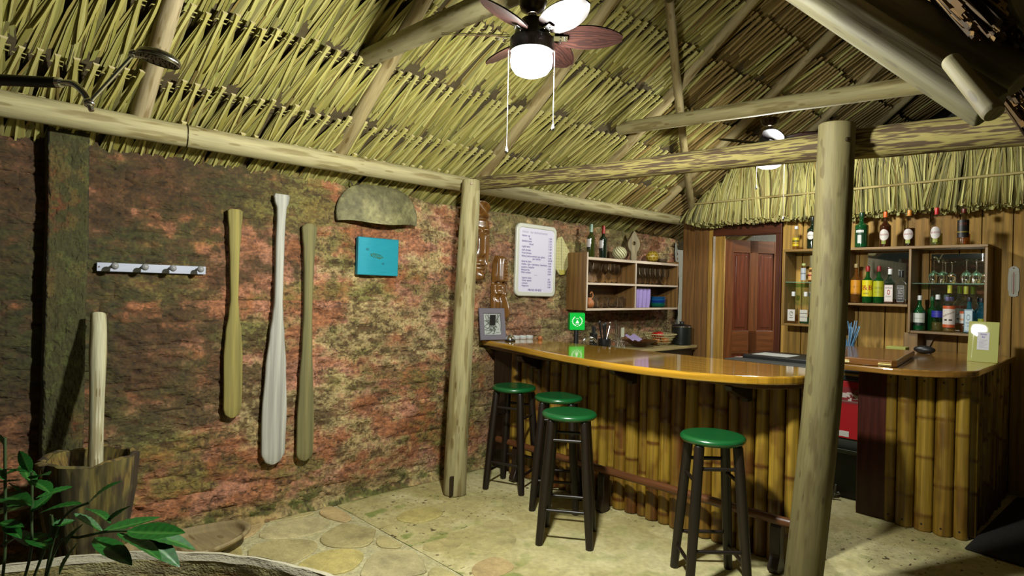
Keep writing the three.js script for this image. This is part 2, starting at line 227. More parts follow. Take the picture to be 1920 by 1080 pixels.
// ---------------------------------------------------------------- floor: crazy paving on the left, a worn slab under the bar
const floor = struct('floor');
{
  const slabTex = dataTex(2048, 1920, (u, v) => {
    const x = 2.03 + u * 4.2, z = v * 3.94 - 0.02, a = fbm(x * 1.5, z * 1.5, 5), b = fbm(x * 7, z * 7, 4), c = fbm(x * 40, z * 40, 3), s = vn(x * 95, z * 95), s2 = fbm(x * 26 + 7, z * 48 + 3, 2), dens = ss(0.42, 0.6, fbm(x * 1.1 + 9, z * 1.4 + 2, 3));
    let k = mix3([196, 186, 134], [178, 166, 110], ss(0.35, 0.65, a)); k = mix3(k, [202, 192, 146], 0.5 * ss(0.5, 0.68, b)); k = mix3(k, [160, 146, 90], 0.4 * ss(0.55, 0.7, fbm(x * 3 + 40, z * 3, 4)));
    k = mix3(k, [112, 96, 56], 0.6 * ss(0.84, 0.9, s) * (0.2 + 0.8 * dens)); k = mix3(k, [66, 54, 30], 0.85 * ss(0.80, 0.84, s2) * dens);
    const nearEdge = ss(0.5, 0.0, x - 2.03); k = mix3(k, [104, 122, 48], 0.75 * ss(0.52, 0.64, fbm(x * 9 + 70, z * 9, 4) * 0.7 + 0.3 * b + 0.06 * nearEdge - 0.05) * (0.25 + 0.75 * nearEdge));
    const foot = ss(0.1, 0.0, z + 0.1 * (b - 0.5)); k = mix3(k, [84, 96, 36], 0.7 * foot * ss(0.4, 0.55, c));
    const q = 0.84 + 0.2 * c + 0.08 * b; return k.map((t) => t * q);
  });
  const slabBump = dataTex(512, 512, (u, v) => 255 * (0.6 * fbm(u * 24, v * 24, 4, 24) + 0.4 * fbm(u * 120, v * 120, 2, 120)), false);
  const sm = mat([1.35, 1.35, 1.35], { rough: 0.85, map: slabTex, bumpMap: rep(slabBump, 4, 4), bumpScale: 0.004 });
  const g = grid(50, 46, (u, v) => { const x = mix(2.03, 9, u), z = mix(-0.2, 6, v); return [x, 0.004 * (fbm(x * 2, z * 2, 3) - 0.5) * Math.min(1, (x - 2.03) * 4), z, (x - 2.03) / 4.2, (z + 0.02) / 3.94]; });
  const under = box2(-3, 9, -0.2, -0.02, -0.2, 6);
  part('concrete_slab', g, sm, floor, 'worn beige concrete with dark specks'); 
  const mortar = dataTex(512, 512, (u, v) => { const a = fbm(u * 10, v * 10, 5, 10), c = fbm(u * 80, v * 80, 2, 80); return mix3([196, 188, 146], [178, 168, 118], a).map((t) => t * (0.8 + 0.3 * c)); });
  const bed = grid(40, 40, (u, v) => { const x = mix(-3, 2.035, u), z = mix(-0.2, 6, v); return [x, -0.003 + 0.006 * (fbm(x * 6, z * 6, 3) - 0.5), z, x, z]; });
  part('mortar_bed', bed, mat([1.35, 1.35, 1.35], { rough: 0.9, map: mortar, bumpMap: rep(slabBump, 2, 2), bumpScale: 0.006 }), floor, 'pale mortar between the flagstones'); part('foundation', under, mat([0.1, 0.09, 0.06]), floor);
  const stoneTex = dataTex(512, 512, (u, v) => { const a = fbm(u * 5, v * 5, 5, 5), b = fbm(u * 18, v * 9, 4, 18), c = fbm(u * 90, v * 90, 2, 90); return 255 * Math.min(1, 0.6 + 0.25 * a + 0.18 * b + 0.12 * c); });
  const stones = [[0.58, 0.48, 0.16], [0.54, 0.44, 0.15], [0.50, 0.42, 0.18], [0.56, 0.41, 0.18], [0.60, 0.52, 0.22], [0.48, 0.40, 0.16], [0.57, 0.49, 0.24]].map((c) => mat(c.map((q) => q * 1.4), { rough: 0.75, map: rep(stoneTex, 1.6, 1.6), bumpMap: rep(slabBump, 2.5, 2.5), bumpScale: 0.004 }));
  const r = rng(77), pts = []; for (let i = -1; i < 5; i++) for (let j = -1; j < 9; j++) pts.push([0.62 + (i + (j & 1) * 0.5) * 0.4 + (r() - 0.5) * 0.3, -0.02 + j * 0.27 + (r() - 0.5) * 0.2]);
  const clip = (poly, nx, nz, d) => { const o = []; poly.forEach((a, i) => { const b = poly[(i + 1) % poly.length], da = a[0] * nx + a[1] * nz - d, db = b[0] * nx + b[1] * nz - d; if (da <= 0) o.push(a); if (da * db < 0) { const t = da / (da - db); o.push([a[0] + (b[0] - a[0]) * t, a[1] + (b[1] - a[1]) * t]); } }); return o; };
  for (const p of pts) {
    let poly = [[0.5, 0.05], [2.0, 0.05], [2.0, 2.1], [0.5, 2.1]];
    for (const q of pts) { if (q === p) continue; const dx = q[0] - p[0], dz = q[1] - p[1], L = Math.hypot(dx, dz); if (L > 0.9) continue; poly = clip(poly, dx / L, dz / L, ((p[0] + q[0]) / 2 * dx + (p[1] + q[1]) / 2 * dz) / L - 0.010 - 0.01 * hash(Math.round((p[0] + q[0]) * 99), Math.round((p[1] + q[1]) * 99))); if (poly.length < 3) break; }
    if (poly.length < 3) continue; const cx = poly.reduce((s, a) => s + a[0], 0) / poly.length, cz = poly.reduce((s, a) => s + a[1], 0) / poly.length;
    if (cx < 0.85 || Math.hypot(cx + 0.1, cz - 1.85) < 1.3) continue;
    let area = 0; poly.forEach((a, i) => { const b = poly[(i + 1) % poly.length]; area += a[0] * b[1] - a[1] * b[0]; }); if (Math.abs(area) < 0.012) continue;
    poly = smooth(smooth(poly, 1), 1).map(([x, z]) => [x + 0.012 * (fbm(x * 16, z * 16, 2) - 0.5), z + 0.012 * (fbm(x * 16 + 5, z * 16, 2) - 0.5)]);
    part('flagstone', slab(poly, -0.02, 0.004 + 0.003 * r(), 0.004, 'z', 1), stones[Math.floor(r() * 7)], floor);
  }
  const st = smooth(Array.from({ length: 9 }, (_, i) => { const a = i / 9 * 2 * PI, q = 0.15 * (0.9 + 0.2 * r()); return [2.345 + q * 1.05 * Math.cos(a), 0.56 + q * 0.8 * Math.sin(a)]; }), 2);
  part('flagstone', slab(st, -0.02, 0.01, 0.006, 'z', 1), stones[0], floor, 'round yellow stone set in the slab');
  for (const [x, z, q, m] of [[2.18, 1.02, 0.1, 5], [2.42, 1.2, 0.13, 4], [2.2, 1.42, 0.12, 3], [2.62, 1.0, 0.09, 2]]) {
    const s2 = smooth(Array.from({ length: 7 }, (_, i) => { const a = i / 7 * 2 * PI, k = q * (0.75 + 0.5 * r()); return [x + k * 1.2 * Math.cos(a), z + k * 0.9 * Math.sin(a)]; }), 2); part('flagstone', slab(s2, -0.02, 0.0035, 0.002, 'z', 1), stones[m], floor);
  }
}

// ---------------------------------------------------------------- the plank wall behind the bar, its door, the room beyond
const plankMats = [[0.62, 0.33, 0.045], [0.7, 0.39, 0.06], [0.52, 0.26, 0.035], [0.66, 0.37, 0.06], [0.3, 0.13, 0.022]].map((c) => wood(c, { rough: 0.7 }));
const wallBack = struct('wall_back');
{
  const r = rng(5); let z = 0.24;
  part('backing_board', merge(box2(6.0, 6.06, 0, 2.3, 0.28, 0.6), box2(6.0, 6.06, 2.15, 2.3, 0.6, 1.3), box2(6.0, 6.06, 0, 2.3, 1.3, 4.3)), darkWood, wallBack);
  while (z < 4.2) {
    let w = 0.13 + r() * 0.08; if (z < 0.5) w = 0.15; if (z > 0.58 && z < 1.28) { z = 1.315; continue; }
    part('plank', box2(5.975 + r() * 0.004, 6.0, 0, 2.3, z, z + w - 0.005, { r: 0.004, along: 'y', o: r() * 9 }), z < 0.5 ? plankMats[(z < 0.4 ? 4 : 2)] : plankMats[Math.floor(r() * 4)], wallBack); z += w;
  }
  for (const [a, b] of [[0.62, 0.84], [0.84, 1.06], [1.06, 1.29]]) part('plank', box2(5.977, 6.0, 2.165, 2.3, a, b - 0.005, { along: 'y' }), plankMats[0], wallBack);
}
const door = struct('door_1');
{
  part('door_frame', merge(box2(5.96, 6.1, 0, 2.06, 1.255, 1.31), box2(5.965, 6.1, 2.06, 2.16, 0.6, 1.31), box2(5.99, 6.1, 0, 2.06, 0.622, 0.65)), redWood, door);
  part('door_stop', box2(5.955, 5.99, 0, 2.06, 0.602, 0.622), edgeWood, door, 'pale edge of the left jamb');
  const leaf = new THREE.Group(); leaf.name = 'door_leaf'; door.add(leaf); leaf.position.set(6.06, 0, 0.665); leaf.rotation.y = PI / 3 * 0.98;
  const W = 0.7, H = 2.03, t = 0.04, dm = wood([0.26, 0.08, 0.02], { rough: 0.28 }), dp = wood([0.21, 0.045, 0.014], { rough: 0.2 });
  const b = (y0, y1, z0, z1) => box2(-t / 2, t / 2, y0, y1, z0, z1, { r: 0.003 });
  part('stile', b(0.01, H, 0, 0.11), dm, leaf); part('stile', b(0.01, H, W - 0.11, W), dm, leaf); part('stile', b(0.01, H, 0.3, 0.4), dm, leaf);
  for (const [a, c] of [[0.01, 0.22], [0.84, 1.08], [1.9, H]]) part('rail', b(a, c, 0.11, W - 0.11), dm, leaf);
  for (const [y0, y1] of [[0.22, 0.84], [1.08, 1.9]]) for (const z0 of [0.11, 0.4]) {
    const z1 = z0 + 0.19, i = 0.03; const g = merge(box2(-0.008, 0.008, y0, y1, z0, z1), box2(-0.016, 0.016, y0 + i, y1 - i, z0 + i, z1 - i, { r: 0.012 })); part('door_panel', g, dp, leaf);
  }
  const kn = lathe([[0, 0.075], [0.022, 0.072], [0.03, 0.055], [0.024, 0.035], [0.012, 0.028], [0.012, 0.01], [0.03, 0.008], [0.032, 0]], 20).rotateZ(PI / 2).translate(-t / 2, 0.99, W - 0.055);
  part('door_knob', kn, brass, leaf); part('hinge', merge(box2(-0.025, 0.0, 0.3, 0.4, -0.015, 0.005), box2(-0.025, 0, 1.65, 1.75, -0.015, 0.005)), brass, leaf);
}
{
  const pale = mat([0.6, 0.58, 0.5], { rough: 0.9, bumpMap: wallBump, bumpScale: 0.004 }); const far = struct('wall_far');
  part('plaster_face', merge(box2(7.9, 8, 0, 2.5, -0.3, 2.6), box2(6.06, 7.9, 0, 2.5, 2.5, 2.6), box2(6.3, 8, 0, 2.45, -0.35, -0.25)), pale, far); part('added_ceiling', box2(6.07, 8, 2.4, 2.46, -0.1, 2.6), pale, far);  // low ceiling added to keep the bulb light off the thatch
  const b = thing('ceiling_bulb', 'white bulb lighting the room behind the panelled door', 'light bulb', [6.95, 2.33, 1.75]);
  part('lamp_holder', rod(V(0, 0.08, 0), V(0, 0, 0), 0.02, 0.02, 12), blackPlastic, b); part('bulb', new THREE.SphereGeometry(0.04, 16, 12).translate(0, -0.035, 0), mat(0xffffff, { emissive: 0xffffff, emissiveIntensity: 6 }), b);
  const l = new THREE.PointLight(LAMP_COLOR, 5.5, 0, 2); l.position.set(0, -0.035, 0); l.castShadow = true; l.shadow.radius = 2; b.add(l);
}

// ---------------------------------------------------------------- palm thatch
const leafMat = mat(0xffffff, { rough: 0.7, vertexColors: true }), darkLeaf = mat([0.62, 0.46, 0.4], { rough: 0.8, vertexColors: true });   // plain fronds and a darker brown copy, commoner with x and on the right pitch
const TONES = [[0.42, 0.37, 0.10], [0.34, 0.30, 0.07], [0.48, 0.43, 0.14], [0.30, 0.27, 0.055], [0.38, 0.32, 0.08], [0.25, 0.18, 0.04], [0.44, 0.40, 0.115]];
function palmLeaf(seed, { n = 9, len = 0.55, fan = 0.05, w0 = 0.007, w1 = 0.013, rachis = 0.3, cut = 0, dark = 0, flat = 2.2 } = {}) {   // butt at the origin, y runs down the leaf, z to the room
  const r = rng(seed), P = [], C = [], I = [];
  const quadStrip = (rows, col) => { const b = P.length / 3; rows.forEach(([a, c], i) => { P.push(...a, ...c); const k = col(i / (rows.length - 1)); C.push(...k, ...k); if (i) { const q = b + i * 2; I.push(q - 2, q - 1, q, q - 1, q + 1, q); } }); };
  for (let s = -1; s <= 1; s += 2) for (let i = 0; i < n; i++) {
    const t0 = -0.03 + (i / n) * 0.2 + 0.01 * r(), L = cut ? cut - t0 + 0.03 * (r() - 0.5) : (len - t0) * (0.8 + 0.3 * r()), A = (0.012 + fan * (1 - i / n) * (0.5 + r())), dr = (r() - 0.5) * 0.05, w = w0 + (w1 - w0) * r(), sag = 0.012 * r(), roll = (r() - 0.5) * flat, bend = (r() - 0.5) * 0.04, z0 = 0.006 + 0.012 * r();
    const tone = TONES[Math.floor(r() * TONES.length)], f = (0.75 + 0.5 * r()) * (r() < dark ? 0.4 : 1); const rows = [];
    for (let k = 0; k <= 5; k++) { const q = k / 5, x = s * (0.004 + A * (1 - Math.exp(-3 * q))) + dr * q + bend * q * q, y = t0 + L * q, z = z0 + sag * Math.sin(q * PI) - 0.045 * q * (cut ? 0.2 : 1) + 0.012 * s * 0, ww = w * (cut ? (0.5 + 0.5 * q) : (0.6 + 0.4 * ss(0, 0.2, q)) * (1 - 0.75 * ss(0.7, 1, q))) * 0.62, a = roll * (0.3 + 0.7 * q);
      rows.push([[x - ww * Math.cos(a), y, z - ww * Math.sin(a)], [x + ww * Math.cos(a), y, z + ww * Math.sin(a)]]); }
    quadStrip(rows, (q) => tone.map((c) => c * f * (k5(q, r))));
  }
  if (rachis) {
    const tone = TONES[2 * (r() < 0.6 ? 1 : 0)], f = 0.9 + 0.3 * r(), bx = (r() - 0.5) * 0.02;
    const cs = (q) => { const wd = 0.0105 * (1 - 0.62 * q) * (q < 0.08 ? 1.35 : 1), y = -0.05 + (rachis + 0.05) * q, x = bx * q * q * 3; return [[x - wd, y, 0.012], [x - wd * 0.7, y, 0.026], [x + wd * 0.7, y, 0.026], [x + wd, y, 0.012]]; };
    for (let e = 0; e < 3; e++) { const rows = [0, 0.1, 0.35, 0.7, 1].map((q) => { const c = cs(q); return [c[e], c[e + 1]]; }); quadStrip(rows, () => tone.map((c) => c * f * (e === 1 ? 1.12 : 0.95))); }
    const c = cs(0); quadStrip([[c[0], c[3]], [c[1], c[2]]], () => [0.62, 0.52, 0.26]);
    for (let i = 0; i < 3; i++) { const s = i % 2 ? 1 : -1, x = s * 0.006, a = r(); quadStrip([[[x, -0.02 + 0.012 * i, 0.016], [x, -0.012 + 0.012 * i, 0.016]], [[x + s * 0.02, -0.028 + 0.012 * i + 0.01 * a, 0.022], [x + s * 0.02, -0.022 + 0.012 * i + 0.01 * a, 0.022]], [[x + s * 0.024, 0.012 + 0.014 * i, 0.012], [x + s * 0.024, 0.014 + 0.014 * i, 0.012]]], () => tone.map((c) => c * 1.05)); }
  }
  const g = new THREE.BufferGeometry(); g.setAttribute('position', new THREE.Float32BufferAttribute(P, 3)); g.setAttribute('color', new THREE.Float32BufferAttribute(C, 3)); g.setIndex(I); g.computeVertexNormals(); return g;
}
function k5(q, r) { return 0.94 + 0.12 * r(); }
const TAN = 0.84, SL = Math.atan(TAN), RIDGE_Z = 2.0, RIDGE_Y = 2.26 + TAN * (RIDGE_Z - 0.2);
const ceiling = struct('ceiling');
{
  const variants = Array.from({ length: 10 }, (_, i) => palmLeaf(100 + i * 7, { n: 20, len: 0.88, fan: 0.034, w0: 0.008, w1: 0.018, dark: 0.12, flat: 0.9 }));
  const r = rng(12), list = [], D = camera.getWorldDirection(V(0, 0, 0)); camera.updateMatrixWorld();
  const put = (x, z, left) => {                                        // a leaf on the left or the right pitch
    const s = left ? SL : -Math.atan(1.08), y = left ? 2.26 + TAN * (z - 0.2) : RIDGE_Y - 1.08 * (z - RIDGE_Z);
    const d = left ? V(0, -Math.sin(SL), -Math.cos(SL)) : V(0, -Math.sin(-s), Math.cos(s)), n = left ? V(0, -Math.cos(SL), Math.sin(SL)) : V(0, -Math.cos(s), -Math.sin(-s)), l = d.clone().cross(n);
    const lean = (r() - 0.5) * 0.22 + (left ? 0.10 : 0), d2 = d.clone().multiplyScalar(Math.cos(lean)).addScaledVector(l, Math.sin(lean)).addScaledVector(n, -0.10 + 0.05 * (r() - 0.5)).normalize(), l2 = d2.clone().cross(n).normalize(), n2 = l2.clone().cross(d2);
    const k = 0.92 + 0.2 * r(), m = new THREE.Matrix4().makeBasis(l2.multiplyScalar(k), d2.multiplyScalar(k), n2.multiplyScalar(k)); m.setPosition(x, y - n.y * 0.05 - 0.012 * r(), z - n.z * 0.05);
    const p = V(x, y, z), q = p.clone().project(camera); list.push({ m, v: Math.floor(r() * 10), browner: !left || r() < ss(3.9, 5.6, x + 0.8 * (z - 1)) * 0.9, far: (Math.abs(q.x) < 1.03 && q.y < 1.1 && q.z < 1 ? 0 : 50) + p.distanceTo(camera.position) + (left ? 0 : 8) });
  };
  for (const [z, dx] of [[0.2, 0.075], [0.4, 0.066], [0.72, 0.066], [1.05, 0.068], [1.38, 0.07], [1.7, 0.072], [1.98, 0.08]]) for (let x = -0.5; x < 9; x += dx * (0.85 + 0.3 * r())) put(x, z + (r() - 0.5) * 0.03, true);
  for (const z of [2.05, 2.4, 2.75, 3.1]) for (let x = 1.3; x < 8; x += 0.12) put(x + (r() - 0.5) * 0.04, z, false);
  list.sort((a, b) => a.far - b.far);
  list.slice(0, 296).forEach(({ m, v, browner }) => { const o = part('palm_leaf', variants[v], browner ? darkLeaf : leafMat, ceiling); m.decompose(o.position, o.quaternion, o.scale); });
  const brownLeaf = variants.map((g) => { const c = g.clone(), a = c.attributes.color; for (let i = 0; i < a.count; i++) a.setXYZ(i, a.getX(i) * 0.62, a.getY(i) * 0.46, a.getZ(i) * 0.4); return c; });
  const rest = part('palm_thatch', merge(list.slice(296).map(({ m, v, browner }) => (browner ? brownLeaf : variants)[v].clone().applyMatrix4(m))), leafMat, ceiling); rest.userData.kind = 'stuff';
  const brown = mat([0.085, 0.06, 0.02], { rough: 0.95, bumpMap: grainBump, bumpScale: 0.01 });
  const L = (RIDGE_Z + 0.5) / Math.cos(SL), R = 1.62 / Math.cos(Math.atan(1.08));
  const a = box(11, 0.07, L).rotateX(-SL).translate(4, 2.26 + TAN * ((RIDGE_Z - 0.5) / 2 - 0.2) + 0.15, (RIDGE_Z - 0.5) / 2);
  const b = box(11, 0.07, R).rotateX(Math.atan(1.08)).translate(4, RIDGE_Y - 1.08 * 0.78 + 0.16, RIDGE_Z + 0.78);
  part('thatch_backing', merge(a, b), brown, ceiling);
}
// the fringe of palm above the back bar
{
  const t = thing('thatch_fringe', 'thick palm leaf fringe hanging above the back bar bottles', 'thatch', [5.87, 2.79, 0]);
  const vs = Array.from({ length: 7 }, (_, i) => palmLeaf(500 + i * 11, { n: 14, len: 0.6, fan: 0.075, w0: 0.009, w1: 0.018, rachis: 0, cut: 0.6, dark: 0.12 })), r = rng(8);
  for (let k = 0; k < 3; k++) for (let z = 0.45; z < 3.75; z += 0.083) {
    const o = part('palm_leaf', vs[Math.floor(r() * 7)], leafMat, t); const lean = (r() - 0.5) * 0.3 + (z < 0.9 ? 0.5 * (0.9 - z) : 0), tilt = 0.05 + 0.04 * (r() - 0.5);
    const d = V(-Math.sin(tilt), -Math.cos(tilt) * Math.cos(lean), -Math.sin(lean) * Math.cos(tilt)).normalize(), n0 = V(-Math.cos(tilt), Math.sin(tilt), 0), l = d.clone().cross(n0).normalize(), n = l.clone().cross(d);
    o.quaternion.setFromRotationMatrix(new THREE.Matrix4().makeBasis(l, d, n)); o.position.set(0.0 + k * 0.03 + 0.012 * r(), 0.01 * r() - 0.012 * k, z + (r() - 0.5) * 0.05 + k * 0.03); const drop = Math.max(0, 2.88 - (2.26 + TAN * (z - 0.2))); o.position.y -= drop; o.scale.set(1, (0.98 + 0.06 * r()) * (0.62 - drop) / 0.62, 1);   // under the pitch the fronds start lower
  }
  part('batten', log([V(-0.035, -0.395, 0.45), V(-0.04, -0.388, 2.05), V(-0.035, -0.375, 3.8)], [0.011, 0.012, 0.01], { n: 24, rs: 8, seed: 3 }), logMat([0.5, 0.42, 0.16]), t, 'thin pole holding the fringe');
  part('top_pole', log([V(0.06, 0.0, 0.95), V(0.06, 0.0, 3.8)], [0.03], { n: 16, rs: 10, seed: 9 }), logMat([0.4, 0.32, 0.13]), t);
  for (let i = 0; i < 8; i++) part('stalk_end', rod(V(0.03, 0, 2.3 + i * 0.14 + r() * 0.05), V(0.035, 0.06 + 0.05 * r(), 2.3 + i * 0.14), 0.005, 0.004, 6), logMat([0.3, 0.2, 0.08]), t);
}

// the low eave of the right pitch hanging close beside the viewer, seen from outside
{
  const t = thing('thatch_fringe', 'dark ragged palm eave hanging in the upper right corner close by', 'thatch', [1.5, 2.49, 3.37]), r = rng(18);
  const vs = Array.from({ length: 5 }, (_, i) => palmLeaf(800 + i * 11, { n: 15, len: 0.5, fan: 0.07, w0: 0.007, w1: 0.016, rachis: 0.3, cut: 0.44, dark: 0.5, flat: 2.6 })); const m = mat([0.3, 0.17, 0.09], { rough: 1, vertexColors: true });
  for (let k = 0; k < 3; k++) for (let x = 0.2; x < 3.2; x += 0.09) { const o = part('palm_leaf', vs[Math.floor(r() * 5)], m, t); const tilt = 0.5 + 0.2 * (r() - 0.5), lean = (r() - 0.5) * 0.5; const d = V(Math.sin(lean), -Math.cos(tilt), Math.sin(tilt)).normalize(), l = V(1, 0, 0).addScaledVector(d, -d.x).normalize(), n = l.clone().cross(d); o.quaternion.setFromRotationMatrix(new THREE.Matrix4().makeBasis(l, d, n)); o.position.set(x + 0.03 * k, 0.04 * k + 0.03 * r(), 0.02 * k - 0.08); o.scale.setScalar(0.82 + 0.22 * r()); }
}

// ---------------------------------------------------------------- posts and roof poles
const tan = [0.52, 0.47, 0.24];
function pole(name, label, cat, pts, radii, o = {}, extra = []) {
  const t = thing(name, label, cat, [0, 0, 0]); const c = pts[0].clone(); t.position.copy(c); const sub = (p) => p.clone().sub(c);
  part('shaft', log(pts.map(sub), radii, o), o.m || logMat(o.c || tan), t); for (const [n, g, m, l] of extra) part(n, g.translate(-c.x, -c.y, -c.z), m, t, l); return t;
}
const bolt = (x, y, z) => rod(V(x, y, z), V(x - 0.006, y, z + 0.009), 0.011, 0.009, 10);
pole('support_post', 'pale peeled log post at the left end of the bar by the brick wall', 'post', [V(2.775, 0, 0.37), V(2.81, 1.1, 0.38), V(2.855, 2.245, 0.385)], [0.083, 0.08, 0.072, 0.066], { n: 40, rs: 22, seed: 2, wob: 0.05 }, [['bolt_head', bolt(2.816, 2.21, 0.436), bronze], ['iron_plate', box(0.05, 0.14, 0.012, 2.715, 0.08, 0.425).translate(0, 0, 0), mat([0.04, 0.025, 0.012], { rough: 0.6, metal: 0.5 }), 'rusty iron foot strap']]);
pole('support_post', 'thick leaning log post in front of the right end of the bar', 'post', [V(3.05, 0, 2.665), V(3.05, 1.15, 2.75), V(3.05, 2.27, 2.778)], [0.083, 0.082, 0.079, 0.078], { n: 44, rs: 28, seed: 6, wob: 0.03, c: [0.22, 0.19, 0.075] }, [['bolt_head', bolt(3.001, 2.18, 2.84), bronze]]);
pole('bar_beam', 'dark half-peeled log beam running between the two posts above the bar', 'beam', [V(2.92, 2.25, -0.24), V(2.95, 2.235, 0.4), V(3.08, 2.205, 1.76), V(3.19, 2.2, 2.74), V(3.27, 2.17, 3.75)], [0.042, 0.05, 0.054, 0.06, 0.074, 0.08], { n: 60, rs: 18, seed: 4, wob: 0.09, m: mat(0xffffff, { rough: 0.85, map: rep(barkTex, 2.2, 1.2), bumpMap: rep(barkTex, 2.2, 1.2), bumpScale: 0.004 }) });
pole('wall_plate_pole', 'long pale horizontal pole running above the top of the brick wall', 'pole', [V(-0.6, 2.262, 0.2), V(1.27, 2.25, 0.2), V(2.94, 2.246, 0.2), V(6.1, 2.25, 0.2)], [0.062, 0.06, 0.058, 0.054, 0.05], { n: 70, rs: 16, seed: 5, wob: 0.03, c: [0.58, 0.53, 0.29] }, [['wire_tie', new THREE.TorusGeometry(0.063, 0.0025, 6, 24).rotateY(PI / 2 - 0.15).translate(1.02, 2.252, 0.2), bronze, 'thin wire loop']]);
const roofY = (z) => 2.26 + TAN * (z - 0.2);
const rafterLabels = ['leftmost pale roof rafter, behind the chrome shower head', 'roof rafter that the upper left tie beam crosses', 'roof rafter running up behind the lit ceiling fan', 'roof rafter passing behind the left end of the right tie beam', 'dim roof rafter above the right tie beam, right of the diagonal brace', 'dim roof rafter in the dark thatch, second right of the diagonal brace', 'farthest dim roof rafter, low in the dark thatch near the right log post'];
[0.8, 1.92, 3.11, 4.3, 5.51, 6.69, 7.85].forEach((x, i) => { const z0 = 0.14, z1 = RIDGE_Z - 0.03, o = 0.012, bow = (hash(i, 4) - 0.5) * 0.03;
  pole('roof_rafter', rafterLabels[i], 'rafter', [V(x, roofY(z0) + 0.075, z0), V(x + bow, roofY(1) + o + 0.02, 1.0), V(x, roofY(z1) + o, z1)], [0.047, 0.045, 0.04], { n: 30, rs: 12, seed: 20 + i, wob: 0.04, c: i === 0 ? [0.62, 0.52, 0.32] : [0.5, 0.41, 0.2] }); });
pole('diagonal_brace', 'crooked pole crossing the thatch diagonally up from the bar corner', 'brace', [V(6.1, 2.29, 0.28), V(5.0, 2.73, 0.82), V(4.2, 3.09, 1.22), V(3.5, 3.38, 1.58)], [0.036, 0.035, 0.034, 0.03], { n: 40, rs: 12, seed: 41, wob: 0.08, c: [0.44, 0.36, 0.17] });
pole('tie_beam', 'pale tie beam across the roof that carries the near ceiling fan', 'beam', [V(1.805, 2.76, 0.7), V(1.61, 2.60, 2.2), V(1.5, 2.5, 3.1)], [0.05, 0.052, 0.05], { n: 36, rs: 16, seed: 42, wob: 0.04, c: [0.54, 0.49, 0.28] });
pole('tie_beam', 'pale tie beam crossing the roof in front of the far ceiling fan', 'beam', [V(4.12, 2.80, 0.74), V(4.13, 2.745, 1.98), V(4.13, 2.68, 3.15)], [0.05, 0.056, 0.052], { n: 40, rs: 16, seed: 43, wob: 0.06, c: [0.46, 0.41, 0.2] });
{
  const crack = mat([0.02, 0.014, 0.006], { rough: 0.9 });
  const t = pole('roof_rafter', 'broad cracked rafter sloping down to the upper right corner', 'rafter', [V(1.973, 1.962, 3.516), V(1.950, 2.392, 3.080), V(1.950, 3.338, 2.145)], [0.056, 0.058, 0.058], { n: 40, rs: 24, seed: 44, wob: 0.05, c: [0.11, 0.097, 0.034], bump: (t, th) => 0.84 / Math.max(0.84, Math.abs(Math.cos(th - 0.3)), Math.abs(Math.sin(th - 0.3))) * 0.98 });
  pole('roof_rafter', 'second rafter just behind the broad cracked rafter, mostly hidden', 'rafter', [V(2.065, 2.048, 3.568), V(2.042, 2.489, 3.109), V(2.030, 3.338, 2.283)], [0.05, 0.05], { n: 30, rs: 14, seed: 45, wob: 0.06, c: [0.13, 0.11, 0.04] });
  pole('roof_pole', 'short sawn-off pole end sticking out beneath the broad cracked rafter', 'pole', [V(1.785, 2.052, 3.463), V(1.721, 1.891, 3.560)], [0.021, 0.023], { n: 16, rs: 18, seed: 46, wob: 0.03, c: [0.2, 0.175, 0.07] });
}
